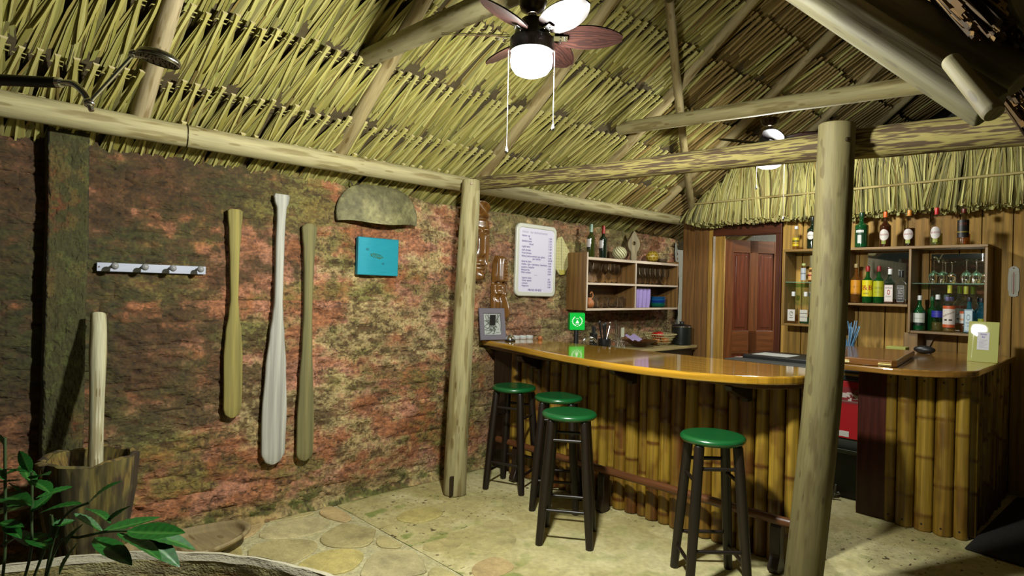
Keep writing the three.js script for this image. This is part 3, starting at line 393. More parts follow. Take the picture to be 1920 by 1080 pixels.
// ---------------------------------------------------------------- ceiling fans
const bladeTex = dataTex(256, 512, (u, v) => { const w = fbm(u * 5, v * 2, 4), g = fbm(u * 30, v * 4, 3, 32); return mix3([26, 13, 10], [16, 8, 7], ss(0.3, 0.7, 0.5 + 0.5 * Math.sin((u * 7 + w * 3) * 6.28) * 0.6 + (g - 0.5))); });
function makeFan(label, pos, turn, drop, chains, size, power) {
  const t = thing('ceiling_fan', label, 'ceiling fan', pos, 0, undefined);       // origin at the bottom of the glass
  const glow = mat([0.9, 0.9, 0.9], { rough: 0.35, emissive: new THREE.Color(1, 0.98, 1), emissiveIntensity: 2.2 });
  part('lamp_glass', lathe([[0, 0], [0.05, 0.002], [0.07, 0.012], [0.086, 0.035], [0.09, 0.06], [0.088, 0.085], [0.083, 0.1]], 36), glow, t, 'glowing frosted glass drum');
  part('collar', lathe([[0.086, 0.098], [0.092, 0.1], [0.092, 0.15], [0.088, 0.156], [0.02, 0.156]], 36), mat([0.03, 0.028, 0.026], { rough: 0.3, metal: 0.6 }), t);
  part('motor_housing', lathe([[0.075, 0.156], [0.078, 0.165], [0.066, 0.2], [0.045, 0.235], [0.022, 0.245], [0.018, 0.255]], 30), mat([0.035, 0.033, 0.03], { rough: 0.35, metal: 0.6 }), t);
  part('down_rod', rod(V(0, 0.25, 0), V(0, drop, 0), 0.0125, 0.0125, 14), bronze, t); part('canopy', lathe([[0.018, drop - 0.05], [0.05, drop - 0.035], [0.06, drop - 0.005], [0.06, drop]], 24), bronze, t);
  const bm = mat(0xffffff, { rough: 0.3, phys: true, specularIntensity: 0.16, map: bladeTex });
  for (let i = 0; i < 6; i++) {
    const bl = grid(16, 10, (u, v) => { const s = u, w = 0.5 * 0.135 * Math.pow(Math.sin(PI * Math.min(0.985, 0.17 + 0.80 * Math.pow(s, 1.15))), 0.62) * (s < 0.12 ? 0.62 + s * 3.1 : 1); return [0.095 + 0.285 * s, 0.002 * Math.sin(v * PI), (v - 0.5) * 2 * w, v, s]; });
    const g = merge(bl, bl.clone().translate(0, 0.006, 0)); const b = new THREE.Group(); b.name = 'fan_blade'; t.add(b);
    b.rotation.set(0, turn + i * PI / 3, 0); const inner = part('blade_board', g, bm, b); inner.rotation.x = -0.36; inner.position.y = 0.163;
    const br = part('blade_iron', merge(box(0.1, 0.004, 0.03, 0.1, 0, 0), ...[[0.12, 0.014], [0.12, -0.014], [0.14, 0]].map(([x, z]) => new THREE.SphereGeometry(0.004, 8, 6).translate(x, -0.008, z))), chrome, b); br.rotation.x = -0.36; br.position.y = 0.158;
  }
  for (const [a, l, k] of chains) { const x = Math.cos(a) * 0.097, z = Math.sin(a) * 0.097; part('pull_chain', merge(rod(V(x, 0.13, z), V(x, 0.13 - l, z), 0.0015, 0.0015, 6), lathe([[0, 0], [0.006, 0.004], [0.0075, 0.012], [0.003, 0.03], [0, 0.032]], 12).translate(x, 0.10 - l, z)), mat([0.4, 0.38, 0.38], { rough: 0.4 }), t); }
  const l = new THREE.PointLight(LAMP_COLOR, power, 0, 2); l.position.set(0, 0.05, 0); l.castShadow = true; l.shadow.radius = 3.5; l.shadow.mapSize.set(1024, 1024); t.add(l); t.scale.setScalar(size);
  return t;
}
makeFan('lit six-bladed wooden ceiling fan, the nearer and larger of the two', [1.6, 2.255, 2.222], -0.76, 0.31, [[3.95, 0.43], [0.72, 0.33]], 0.87, LAMP);
makeFan('lit wooden ceiling fan seen partly behind the dark log beam', [4.7, 2.44, 1.73], -0.536, 0.33, [[3.6, 0.25], [1.0, 0.45]], 1.15, LAMP * 0.3);

// ---------------------------------------------------------------- the bar, bamboo fronted
const bambooMat = mat(0xffffff, { rough: 0.38, vertexColors: true, map: rep(grainTex, 3, 0.8), bumpMap: grainBump, bumpScale: 0.0006 });
function bamboo(seed, len, r0, tone = 1) {
  const r = rng(seed), nodes = [], tones = []; let y = 0.05 + r() * 0.28; while (y < len) { nodes.push(y); y += 0.2 + r() * 0.22; } for (let i = 0; i <= nodes.length; i++) tones.push(r() < 0.3 ? 0.45 + 0.4 * r() : 0.25 * r()); tones[0] = 0.5 + 0.45 * r();
  const lean = (r() - 0.5) * 0.012, pts = [V(0, 0, 0), V(lean, len / 2, 0), V(-lean * 0.3, len, 0)];
  const near = (yy) => { let m = 9; for (const n of nodes) m = Math.abs(yy - n) < Math.abs(m) ? yy - n : m; return m; };
  return log(pts, [r0 * (1 + 0.1 * r()), r0], { n: Math.round(len * 84), rs: 10, wob: 0.012, seed: seed % 40 + 3, bump: (t) => { const d = near(t * len); return 1 + 0.05 * Math.exp(-d * d / 0.0004) - 0.07 * Math.exp(-(d + 0.012) * (d + 0.012) / 0.00006); },
    color: (t, th) => { const yy = t * len, d = near(yy); let k = 0; while (k < nodes.length && nodes[k] < yy) k++; let m = tones[k] * 0.8 + 0.5 * ss(0.5, 0.66, fbm(yy * 4 + seed, th * 0.8 + seed, 4)); m = Math.min(1, m + 0.9 * Math.exp(-d * d / 0.00012)) * tone; return mix3([0.58, 0.36, 0.038], [0.17, 0.055, 0.008], Math.min(1, m)); } });
}
const bambooHole = (y) => rod(V(0, y, -0.001), V(0, y, -0.004), 0.005, 0.005, 8);
const varnished = wood([0.8, 0.42, 0.035], { rough: 0.16, clearcoat: 1, clearcoatRoughness: 0.06, ru: 1.2, rv: 0.6, bumpScale: 0.0004 });
const counterDark = wood([0.17, 0.07, 0.018], { rough: 0.4 });
{
  const t = thing('bar_counter', 'long bar counter with glossy amber wooden top and a front of bamboo canes', 'bar counter', [3.44, 0, 0]);
  const T = 1.05, top = [[3.74, 0.02], [3.33, 0.02], [3.27, 0.3], [3.115, 0.8], [3.0, 1.25], [2.945, 1.7], [2.985, 2.08], [3.1, 2.35], [3.28, 2.5], [3.46, 2.545], [3.74, 2.55]];
  const sm = []; const c = new THREE.CatmullRomCurve3(top.slice(1, 10).map(([x, z]) => V(x, 0, z))); for (const p of c.getPoints(40)) sm.push([p.x - 3.44, p.z]); sm.push([0.3, 2.55], [0.3, 0.02]);
  part('bar_top', slab(sm, T - 0.045, T, 0.012, 'z', 3), varnished, t, 'glossy amber varnished bar top');
  const m2 = sm.map(([x, z]) => [Math.max(-0.3, x * 0.93), z * 0.985 + 0.01]); part('bar_top_trim', slab(m2.map(([x, z]) => [x + 0.03, z]), T - 0.075, T - 0.0455, 0.004, 'z', 1), counterDark, t);
  part('front_panel', merge(box2(0.05, 0.075, 0.0, T - 0.076, 0.03, 2.52), box2(0.05, 0.29, 0, T - 0.076, 2.5, 2.525), box2(0.05, 0.29, 0.3, 0.33, 0.03, 2.5)), counterDark, t); part('shade_panel', box2(0.0, 0.05, 0, T - 0.076, 0.03, 0.23), darkWood, t);  // dark panel by the wall stands in for the shadow at the bar end
  const r = rng(3); let z = 0.25, i = 0; while (z < 2.5) { const w = 0.033 + 0.016 * r(), q = Math.min(w, (2.53 - z) / 2); const o = part('bamboo_cane', bamboo(60 + i * 7, T - 0.078 - 0.004, q), bambooMat, t); o.position.set(0.05 - q + 0.004 + (r() - 0.5) * 0.008, 0.004, z + q); o.rotation.y = r() * 6; z += 2 * q + 0.002; i++; }
  part('foot_rail', log([V(-0.15, 0.29, 0.25), V(-0.15, 0.286, 1.3), V(-0.15, 0.285, 2.52)], [0.026, 0.026], { n: 30, rs: 8, seed: 8, wob: 0.03 }), wood([0.2, 0.07, 0.022], { rough: 0.35 }), t, 'reddish brown foot rail');
  for (const zz of [0.45, 1.28, 2.44]) { const pr = [[-0.1, 0.0], [-0.02, 0.0], [-0.035, 0.1], [-0.04, 0.2], [-0.02, 0.27], [-0.02, 0.31], [-0.09, 0.31], [-0.1, 0.22], [-0.085, 0.12], [-0.12, 0.05], [-0.13, 0.02]]; part('rail_bracket', uvBox(extrude(smooth(pr, 2).map(([x, y]) => [x * 0.85 - 0.07, y * 0.86]), 0.045, { bevel: 0.005 }).translate(0, 0.005, zz - 0.025), 'y'), darkWood, t); }
  for (const zz of [0.55, 1.42, 2.2]) part('top_corbel', uvBox(extrude([[0.05, T - 0.08], [-0.2, T - 0.08], [-0.19, T - 0.1], [-0.05, T - 0.15], [0.0, T - 0.165], [0.0, T - 0.18], [0.05, T - 0.18]], 0.035, { bevel: 0.003 }).translate(-0.075, 0, zz), 'x'), darkWood, t);
}
{
  const t = thing('bar_counter', 'short square return of the bar at the right, fat bamboo canes and a folded hatch', 'bar counter', [4.63, 0, 2.36]);
  const T = 1.05, sm = smooth([[-0.42, -0.02], [-0.42, 0.26], [-0.36, 0.5], [-0.1, 0.68], [0.22, 0.73], [1.3, 0.74], [1.3, -0.02], [0.4, -0.02]], 1); sm.splice(0, 1);
  part('bar_top', slab([[-0.42, -0.02], ...arc(-0.02, 0.32, 0.40, PI, PI / 2, 14), [1.28, 0.72], [1.28, -0.02]], T - 0.04, T, 0.01, 'x', 3), wood([0.5, 0.24, 0.045], { rough: 0.2, clearcoat: 0.8, clearcoatRoughness: 0.1 }), t, 'dark glossy wooden top with a rounded corner');
  part('front_board', merge(box2(0, 0.04, 0, T - 0.041, 0.055, 0.24)), wood([0.10, 0.022, 0.012], { rough: 0.3 }), t, 'dark red board'); part('body', merge(box2(0.045, 0.075, 0, T - 0.041, 0.06, 0.63), box2(0.045, 1.3, 0, T - 0.041, 0.6, 0.63), box2(0.045, 1.3, 0, T - 0.041, 0.04, 0.06)), counterDark, t);
  const rad = [0.034, 0.052, 0.05, 0.05, 0.038], tn = [0.7, 0.75, 0.75, 0.7, 0.75]; let z = 0.22; rad.forEach((q, i) => { const o = part('bamboo_cane', bamboo([914, 921, 935, 947, 958][i], T - 0.045, q, tn[i]), bambooMat, t); o.position.set(0.045 - q * 0.85, 0, z + q); z += 2 * q + 0.003; const h = part('nail_hole', merge([0.05, T - 0.1].map((y) => rod(V(-q * 0.98, y, 0), V(-q * 1.08, y, 0), 0.006, 0.006, 8))), blackPlastic, o); h.name = 'nail_head'; });
  const r = rng(4); let x = 0.06, i = 0; while (x < 1.28) { const q = Math.min(0.034 + 0.012 * r(), (1.31 - x) / 2); const o = part('bamboo_cane', bamboo(300 + i * 13, T - 0.045, q, 1.25), bambooMat, t); o.position.set(x + q, 0, 0.63 + q * 0.7); o.rotation.y = r() * 6; x += 2 * q + 0.002; i++; }
  const f = thing('bar_hatch', 'hinged wooden bar flap folded open on the right bar top', 'bar flap', [4.16, 1.052, 2.3], 0.13);
  part('flap_board', slab([[0, 0], [0, 0.42], [0.02, 0.44], [0.9, 0.44], [0.92, 0.42], [0.92, 0.02], [0.9, 0], [0.02, 0]].map(([a, b]) => [a + 0.02, b]), 0, 0.042, 0.006, 'x', 2), wood([0.4, 0.16, 0.035], { rough: 0.22, clearcoat: 0.7, clearcoatRoughness: 0.12 }), f);
  for (const zz of [0.16, 0.385]) { const h = part('hinge', merge(box2(0.012, 0.0165, 0.003, 0.026, zz - 0.035, zz + 0.035, { r: 0.001 }), rod(V(0.011, 0.014, zz - 0.035), V(0.011, 0.014, zz + 0.035), 0.004, 0.004, 8)), brass, f, 'brass hinge'); }
}
// ---------------------------------------------------------------- stools
const seatGreen = mat([0.006, 0.12, 0.028], { rough: 0.3, clearcoat: 0.4, clearcoatRoughness: 0.25 });
const stoolWood = wood([0.016, 0.008, 0.004], { rough: 0.42 });
const tanWood = wood([0.4, 0.26, 0.1], { rough: 0.5 });
function makeStool(name, label) {
  const t = thing('bar_stool', label, 'stool', [0, 0, 0]); t.userData.group = 'green topped bar stools along the bar';
  part('seat', lathe([[0, 0.712], [0.13, 0.712], [0.152, 0.717], [0.162, 0.728], [0.163, 0.738], [0.155, 0.749], [0.14, 0.7525], [0.08, 0.75], [0, 0.749]], 44), seatGreen, t, 'round green painted seat');
  const leg = (k, y) => { const a = PI / 4 + k * PI / 2, rr = mix(0.205, 0.135, y / 0.712); return V(rr * Math.cos(a), y, rr * Math.sin(a)); };
  for (let k = 0; k < 4; k++) part('leg', log([leg(k, 0), leg(k, 0.37), leg(k, 0.712)], [0.022, 0.027, 0.025], { n: 10, rs: 12, seed: 11 + k, wob: 0.02 }), stoolWood, t);
  for (let k = 0; k < 4; k++) for (const y of k % 2 ? [0.2, 0.6] : [0.13, 0.53]) { const a = leg(k, y), b = leg(k + 1, y), worn = k === 1 && y === 0.6; part('rung', log([a, b], [0.0095, 0.0105, 0.0095], { n: 8, rs: 8, seed: 3, wob: 0 }), stoolWood, t); }
  return t;
}
const stool = makeStool('bar_stool', 'green bar stool nearest the brick wall, beside the left log post'); stool.position.set(3.2, 0, 0.52); stool.rotation.y = 0.36;
copy(stool, [3.16, 0, 1.0], 0.62, 'green bar stool mostly hidden behind another stool, second from the left post');
copy(stool, [2.80, 0, 1.41], 0.62, 'green bar stool nearest the middle of the bar, standing in front of another stool');
copy(stool, [2.95, 0, 2.25], 0.8, 'green bar stool standing alone close to the right log post');

// ---------------------------------------------------------------- things hung on the brick wall
{
  const t = thing('hook_rail', 'white metal coat rail with four round knobs on the brick wall', 'coat rack', [0.922, 1.537, 0.018], 0);
  part('rail', box(0.53, 0.046, 0.012, 0, 0, 0, { r: 0.003 }), mat([0.42, 0.45, 0.56], { rough: 0.45 }), t);
  for (const x of [-0.198, -0.06, 0.075, 0.216]) part('knob', lathe([[0.007, 0], [0.007, 0.05], [0.016, 0.058], [0.0185, 0.068], [0.016, 0.078], [0.007, 0.084], [0, 0.085]], 20).rotateX(PI / 2).translate(x, 0.006, 0.005), mat([0.3, 0.3, 0.3], { rough: 0.4 }), t, 'round grey knob');
  part('screw', merge([-0.255, 0.25].map((x) => rod(V(x, 0, 0.006), V(x, 0, 0.008), 0.004, 0.004, 8))), bronze, t); t.rotation.z = -0.004;
}
function paddle(label, x, y0, prof, thick, color, turn = 0) {          // prof: [height above the tip, half width, thickness share]
  const t = thing('paddle', label, 'paddle', [x, y0, 0.026 + thick / 2]); const H = prof[prof.length - 1][0], N = 90, M = 14;
  const at = (y) => { let i = 0; while (i < prof.length - 2 && prof[i + 1][0] < y) i++; const k = (y - prof[i][0]) / (prof[i + 1][0] - prof[i][0]), q = k * k * (3 - 2 * k); return [mix(prof[i][1], prof[i + 1][1], q), mix(prof[i][2], prof[i + 1][2], q)]; };
  const g = grid(M * 2, N, (u, v) => { const e = 0.5 - 0.5 * Math.cos(PI * v), y = mix(e, v, 0.8) * H, [w, th] = at(y), a = u * 2 * PI, ca = Math.cos(a), sa = Math.sin(a), p = 0.55; const px = w * Math.sign(ca) * Math.pow(Math.abs(ca), p), pz = thick / 2 * th * Math.sign(sa) * Math.pow(Math.abs(sa), p);
    return [px + 0.004 * (fbm(y * 5, x * 9, 2) - 0.5), y, pz, px + 0.3, y]; });
  part('blade_and_shaft', g, color, t); part('wall_peg', rod(V(0, H * 0.8, -thick * 0.3), V(0, H * 0.8, -thick / 2 - 0.016), 0.006, 0.006, 8), bronze, t); t.rotation.z = turn; return t;
}
const oldWood = (c) => mat(c, { rough: 0.82, map: rep(grainTex, 2.1, 0.6), bumpMap: rep(grainTex, 2.1, 0.6), bumpScale: 0.002 });
paddle('short yellowish wooden paddle hung left of the white paddle', 1.345, 0.672, [[0, 0.012, 0.5], [0.02, 0.042, 0.8], [0.06, 0.052, 1], [0.35, 0.054, 0.9], [0.5, 0.046, 0.85], [0.62, 0.03, 0.9], [0.7, 0.023, 1], [0.9, 0.027, 1], [1.1, 0.035, 1], [1.19, 0.042, 1], [1.225, 0.043, 0.9], [1.232, 0.03, 0.6]], 0.034, oldWood([0.42, 0.35, 0.085]), 0.008);
paddle('tallest paddle, whitewashed, in the middle of the three', 1.592, 0.352, [[0, 0.015, 0.5], [0.02, 0.052, 0.8], [0.07, 0.074, 1], [0.3, 0.078, 0.9], [0.6, 0.064, 0.85], [0.8, 0.046, 0.9], [0.92, 0.033, 1], [1.0, 0.026, 1], [1.2, 0.026, 1], [1.35, 0.027, 1], [1.5, 0.027, 1], [1.58, 0.03, 1], [1.63, 0.045, 1], [1.66, 0.05, 1], [1.672, 0.045, 0.8]], 0.038, oldWood([0.68, 0.66, 0.56]), -0.012);
paddle('narrow olive green paddle with a rounded grip, right of the white paddle', 1.8, 0.338, [[0, 0.012, 0.5], [0.02, 0.048, 0.8], [0.05, 0.056, 1], [0.25, 0.056, 0.9], [0.5, 0.046, 0.85], [0.75, 0.033, 0.9], [0.95, 0.028, 1], [1.2, 0.031, 1], [1.35, 0.037, 1], [1.44, 0.046, 1], [1.49, 0.05, 1.1], [1.515, 0.042, 0.9], [1.522, 0.02, 0.5]], 0.036, oldWood([0.30, 0.265, 0.095]), 0.0);
{
  const t = thing('gourd_shell', 'half-moon of dried grey gourd hung above the turquoise plaque', 'gourd', [2.305, 1.905, 0.05]);
  const R = 0.35; const g = grid(40, 16, (u, v) => { const a = mix(-0.02, PI + 0.06, u), rr = R * (0.9 + 0.08 * Math.sin(a)) * (1 + 0.03 * Math.sin(a * 3)), k = v; const x = Math.cos(a) * rr * k, y = Math.sin(a) * rr * k * 0.82 - 0.012 * Math.cos(x * 12); return [x, y, 0.085 * Math.pow(Math.max(0, 1 - k * k), 0.6) * (0.5 + 0.5 * Math.sin(a)) + 0.05 * (1 - Math.sin(a)) * (1 - k) + 0.012 * (fbm(x * 9, y * 9, 3) - 0.5), x, y]; });
  const back = g.clone(); { const p = back.attributes.position; for (let i = 0; i < p.count; i++) p.setZ(i, p.getZ(i) * 0.86 - 0.012); back.computeVertexNormals(); }
  const gt = dataTex(256, 256, (u, v) => { const a = fbm(u * 6, v * 6, 5, 6), c = fbm(u * 30, v * 30, 3, 32); return mix3([150, 144, 98], [122, 116, 78], ss(0.35, 0.65, a)).map((q) => q * (0.75 + 0.45 * c)); });
  part('shell', merge(g, back), mat(0xffffff, { rough: 0.75, map: rep(gt, 1.5, 1.5), bumpMap: rep(wallBump, 1, 1), bumpScale: 0.004 }), t); t.rotation.z = -0.0;
  part('hanging_cord', merge(tube([V(0.05, 0.24, 0.02), V(0.08, 0.27, -0.01), V(0.11, 0.3, -0.03)], 0.003, 8, 6), tube([V(-0.17, 0.21, 0), V(-0.2, 0.245, -0.02), V(-0.215, 0.27, -0.02)], 0.004, 8, 6)), mat([0.05, 0.04, 0.02]), t);
}
{
  const tx = canvasTex(512, 400, (x, w, h) => { x.fillStyle = '#1a9fb4'; x.fillRect(0, 0, w, h); const r = rng(6); for (let i = 0; i < 900; i++) { x.fillStyle = `rgba(${r() < 0.5 ? '8,110,120' : '70,200,205'},${0.05 + 0.1 * r()})`; x.fillRect(r() * w, r() * h, 20 + r() * 90, 1 + r() * 2); } for (let i = 0; i < 150; i++) { x.fillStyle = r() < 0.35 ? 'rgba(120,120,40,0.6)' : 'rgba(20,80,60,0.6)'; const a = r() * 6.3, q = Math.sqrt(r()); x.fillRect(w * (0.44 + 0.17 * q * Math.cos(a)), h * (0.48 + 0.07 * q * Math.sin(a) + 0.03 * Math.cos(a)), 4 + 9 * r(), 3 + 5 * r()); } x.fillStyle = 'rgba(10,90,100,0.5)'; x.fillRect(w * 0.17, h * 0.28, 40, 26); x.fillRect(w * 0.58, h * 0.66, 34, 22); });
  const t = thing('plaque', 'turquoise painted wooden plaque below the grey gourd', 'plaque', [2.31, 1.672, 0.034]); const m = mat([0.012, 0.24, 0.32], { rough: 0.55 });
  part('board', box(0.325, 0.262, 0.032, 0, 0, 0, { r: 0.005 }), m, t); part('painted_face', new THREE.PlaneGeometry(0.315, 0.252).translate(0, 0, 0.0165), mat(0xffffff, { rough: 0.5, map: tx }), t); t.rotation.z = -0.008;
}
{
  const txt = canvasTex(768, 1000, (x, w, h) => {
    x.fillStyle = '#eeeaff'; x.fillRect(0, 0, w, h); x.fillStyle = '#3a2a86'; const F = (s, b) => { x.font = `${b ? 'bold ' : 'italic '}${s}px sans-serif`; };
    F(46); x.fillStyle = '#8878a8'; x.fillText('Honor   Bar Refreshments', 70, 95); x.fillStyle = '#2a1a80'; F(36, true);
    const L = [['Water  sg', 150, 70, '1.50'], ['lrg', 190, 215, '2.50'], ['Belikin beer', 232, 70, '2.75'], ['Stout', 272, 220, '3.25'], ['Light beer', 314, 70, '3.00'], ['Soft drinks', 366, 70, '1.50'], ['Fruit drinks', 410, 70, '2.00'], ['Wine (red or white) per glass', 456, 70, '5.00'], ['per bottle', 492, 300, '20.00'], ['Rum & coke', 536, 70, '4.00'], ['Vodka / gin / whiskey / bourbon', 578, 70, '5.00'], ['Scotch / tequila', 622, 70, '6.00'], ['Margarita', 662, 70, '8.00'], ['Piña colada', 702, 70, '8.00'], ['Squirt soda', 782, 90, '.50'], ['Tonic water', 822, 90, '2.00'], ['Lemon', 862, 90, '1.00'], ['Popcorn', 902, 90, '2.00']];
    for (const [s, y, px, p] of L) { x.fillText(s, px, y); x.fillText(p, 640, y + 10); } F(22); x.fillStyle = '#7a74a0'; x.fillText('(frozen)', 340, 732); x.fillStyle = '#33247c'; F(42, true); x.fillText('PRICES IN BZD', 220, 968);
  });
  const t = thing('menu_board', 'white handwritten price list board beside the carved masks', 'menu board', [3.905, 1.72, 0.026]); const W = 0.49, H = 0.615, rr = (w, h, q) => { const o = []; for (const [cx, cy, a] of [[w / 2 - q, h / 2 - q, 0], [-w / 2 + q, h / 2 - q, PI / 2], [-w / 2 + q, -h / 2 + q, PI], [w / 2 - q, -h / 2 + q, PI * 1.5]]) o.push(...arc(cx, cy, q, a, a + PI / 2, 6)); return o; };
  part('frame', extrude(rr(W, H, 0.045), 0.012, { bevel: 0.006, holes: [rr(W - 0.05, H - 0.05, 0.03)] }).translate(0, 0, 0), mat([0.72, 0.72, 0.6], { rough: 0.4 }), t, 'cream plastic rim');
  const g = new THREE.ShapeGeometry(new THREE.Shape(rr(W - 0.04, H - 0.04, 0.03).map(([a, b]) => new THREE.Vector2(a, b)))).translate(0, 0, 0.012); const u = g.attributes.uv, p = g.attributes.position; for (let i = 0; i < u.count; i++) u.setXY(i, p.getX(i) / (W - 0.04) + 0.5, p.getY(i) / (H - 0.04) + 0.5);
  part('writing_surface', g, mat(0xffffff, { rough: 0.35, map: txt }), t); part('backing', extrude(rr(W, H, 0.045), 0.006, { bevel: 0.002 }).translate(0, 0, -0.01), mat([0.6, 0.6, 0.5]), t); t.rotation.z = -0.012;
}
{
  const wv = dataTex(256, 256, (u, v) => { const a = Math.abs(Math.sin(u * 40)), b = Math.abs(Math.sin(v * 40)); const k = 0.75 + 0.2 * Math.max(a, b) + 0.1 * fbm(u * 20, v * 20, 2, 20); return [212 * k, 204 * k, 140 * k]; });
  const t = thing('woven_fan', 'small pale woven palm fan on the wall, partly behind the price board', 'hand fan', [4.25, 1.77, 0.014]); const g = extrude([[-0.11, 0.05], [-0.05, 0.17], [0.0, 0.185], [0.12, 0.03], [0.10, -0.02], [0.11, -0.06], [0.04, -0.155], [-0.02, -0.16], [-0.1, -0.08]], 0.008, { bevel: 0.004 });
  part('woven_leaf', uvBox(g, 'y'), mat(0xffffff, { rough: 0.8, map: rep(wv, 3, 3), bumpMap: rep(wv, 3, 3), bumpScale: 0.003 }), t); part('yellow_tip', extrude([[-0.03, -0.12], [0.05, -0.12], [0.045, -0.158], [-0.02, -0.165]], 0.004, { bevel: 0.002 }).translate(0, 0, 0.011), mat([0.5, 0.42, 0.06], { rough: 0.7 }), t);
  part('stitched_spine', rod(V(-0.01, 0.17, 0.014), V(0.0, -0.14, 0.014), 0.004, 0.004, 6), mat([0.5, 0.46, 0.25]), t);
}
// carved masks: a relief pushed out of a tall board
function mask(label, pos, W, H, style, turn) {
  const t = thing('carved_mask', label, 'mask', pos, turn); const G = (x, y, cx, cy, sx, sy) => Math.exp(-((x - cx) ** 2) / sx - ((y - cy) ** 2) / sy);
  const out = style ? [[0, 0.72], [0.06, 0.86], [0.14, 0.98], [0.45, 1], [0.62, 0.98], [0.68, 0.86], [0.74, 0.92], [0.9, 0.82], [1, 0.5]] : [[0, 0.35], [0.07, 0.6], [0.2, 0.86], [0.45, 1], [0.66, 0.96], [0.78, 0.8], [0.86, 0.86], [0.94, 0.84], [1, 0.5]];
  const half = (v) => { let i = 0; while (i < out.length - 2 && out[i + 1][0] < v) i++; return mix(out[i][1], out[i + 1][1], (v - out[i][0]) / (out[i + 1][0] - out[i][0])); };
  const f = (x, y) => { let d = 0.052 * Math.sqrt(Math.max(0, 1 - x * x * 0.85)); if (style) { d += 0.045 * G(x, y, 0, 0.3, 0.03, 0.02) * 1 + 0.03 * ss(0.19, 0.24, y) * ss(0.62, 0.5, y) * Math.exp(-x * x / 0.02); d += 0.018 * G(Math.abs(x), y, 0.5, 0.52, 0.12, 0.0006) - 0.026 * G(Math.abs(x), y, 0.5, 0.47, 0.09, 0.0012) + 0.026 * G(Math.abs(x), y, 0.5, 0.47, 0.03, 0.0004) - 0.012 * G(Math.abs(x), y, 0.5, 0.47, 0.05, 0.00003); d += 0.03 * G(x, y, 0, 0.155, 0.2, 0.0004) + 0.026 * G(x, y, 0, 0.115, 0.16, 0.0004) - 0.02 * G(x, y, 0, 0.135, 0.2, 0.0001); d += 0.022 * G(x, y, 0, 0.04, 0.15, 0.002) - 0.02 * G(Math.abs(x), y, 0.55, 0.2, 0.02, 0.01); if (y > 0.65) d += 0.016 * Math.max(0, Math.sin(y * 160)) * Math.exp(-((x - 0.45 - 0.25 * Math.sin(y * 9)) ** 2) / 0.05) + 0.014 * Math.cos(x * 7); d -= 0.03 * G(x, y, 0, 0.655, 9, 0.00025); }
    else { d += 0.05 * ss(0.28, 0.34, y) * ss(0.66, 0.55, y) * Math.exp(-x * x / (0.02 + 0.03 * ss(0.4, 0.28, y))); d += 0.02 * G(Math.abs(x), y, 0.45, 0.63, 0.14, 0.0006) - 0.028 * G(Math.abs(x), y, 0.45, 0.575, 0.09, 0.0012) + 0.026 * G(Math.abs(x), y, 0.45, 0.575, 0.03, 0.0004) - 0.012 * G(Math.abs(x), y, 0.45, 0.575, 0.05, 0.00003); d += 0.03 * G(x, y, 0, 0.21, 0.13, 0.0005) + 0.028 * G(x, y, 0, 0.165, 0.1, 0.0005) - 0.022 * G(x, y, 0, 0.187, 0.15, 0.00012); d += 0.03 * G(x, y, 0, 0.07, 0.12, 0.003) - 0.02 * G(Math.abs(x), y, 0.55, 0.3, 0.03, 0.012); d -= 0.03 * G(x, y, 0, 0.77, 4, 0.0003); if (y > 0.78) d += 0.02 * Math.sin((x * 0.6 + y * 5) * 9); }
    return d; };
  const front = grid(40, 170, (u, v) => { const x = u * 2 - 1, w = W / 2 * half(v); const e = Math.min(1, Math.min(u, 1 - u) * 12, v * 30, (1 - v) * 30); return [x * w, v * H, f(x, v) * Math.pow(e, 0.4), x * w, v * H]; });
  const back = grid(2, 40, (u, v) => [(1 - 2 * u) * W / 2 * half(v), v * H, -0.004, u, v]);
  part('face', merge(front, back), wood([0.27, 0.115, 0.022], { rough: 0.3, clearcoat: 0.4, clearcoatRoughness: 0.15, ru: 3 }), t);
}
mask('larger carved wooden face mask high on the wall right behind the left log post', [3.225, 1.52, 0.03], 0.26, 0.66, 0, 0.05);
mask('smaller carved wooden face mask with a beaded crest beside the price board', [3.465, 1.09, 0.03], 0.18, 0.65, 1, 0.12);

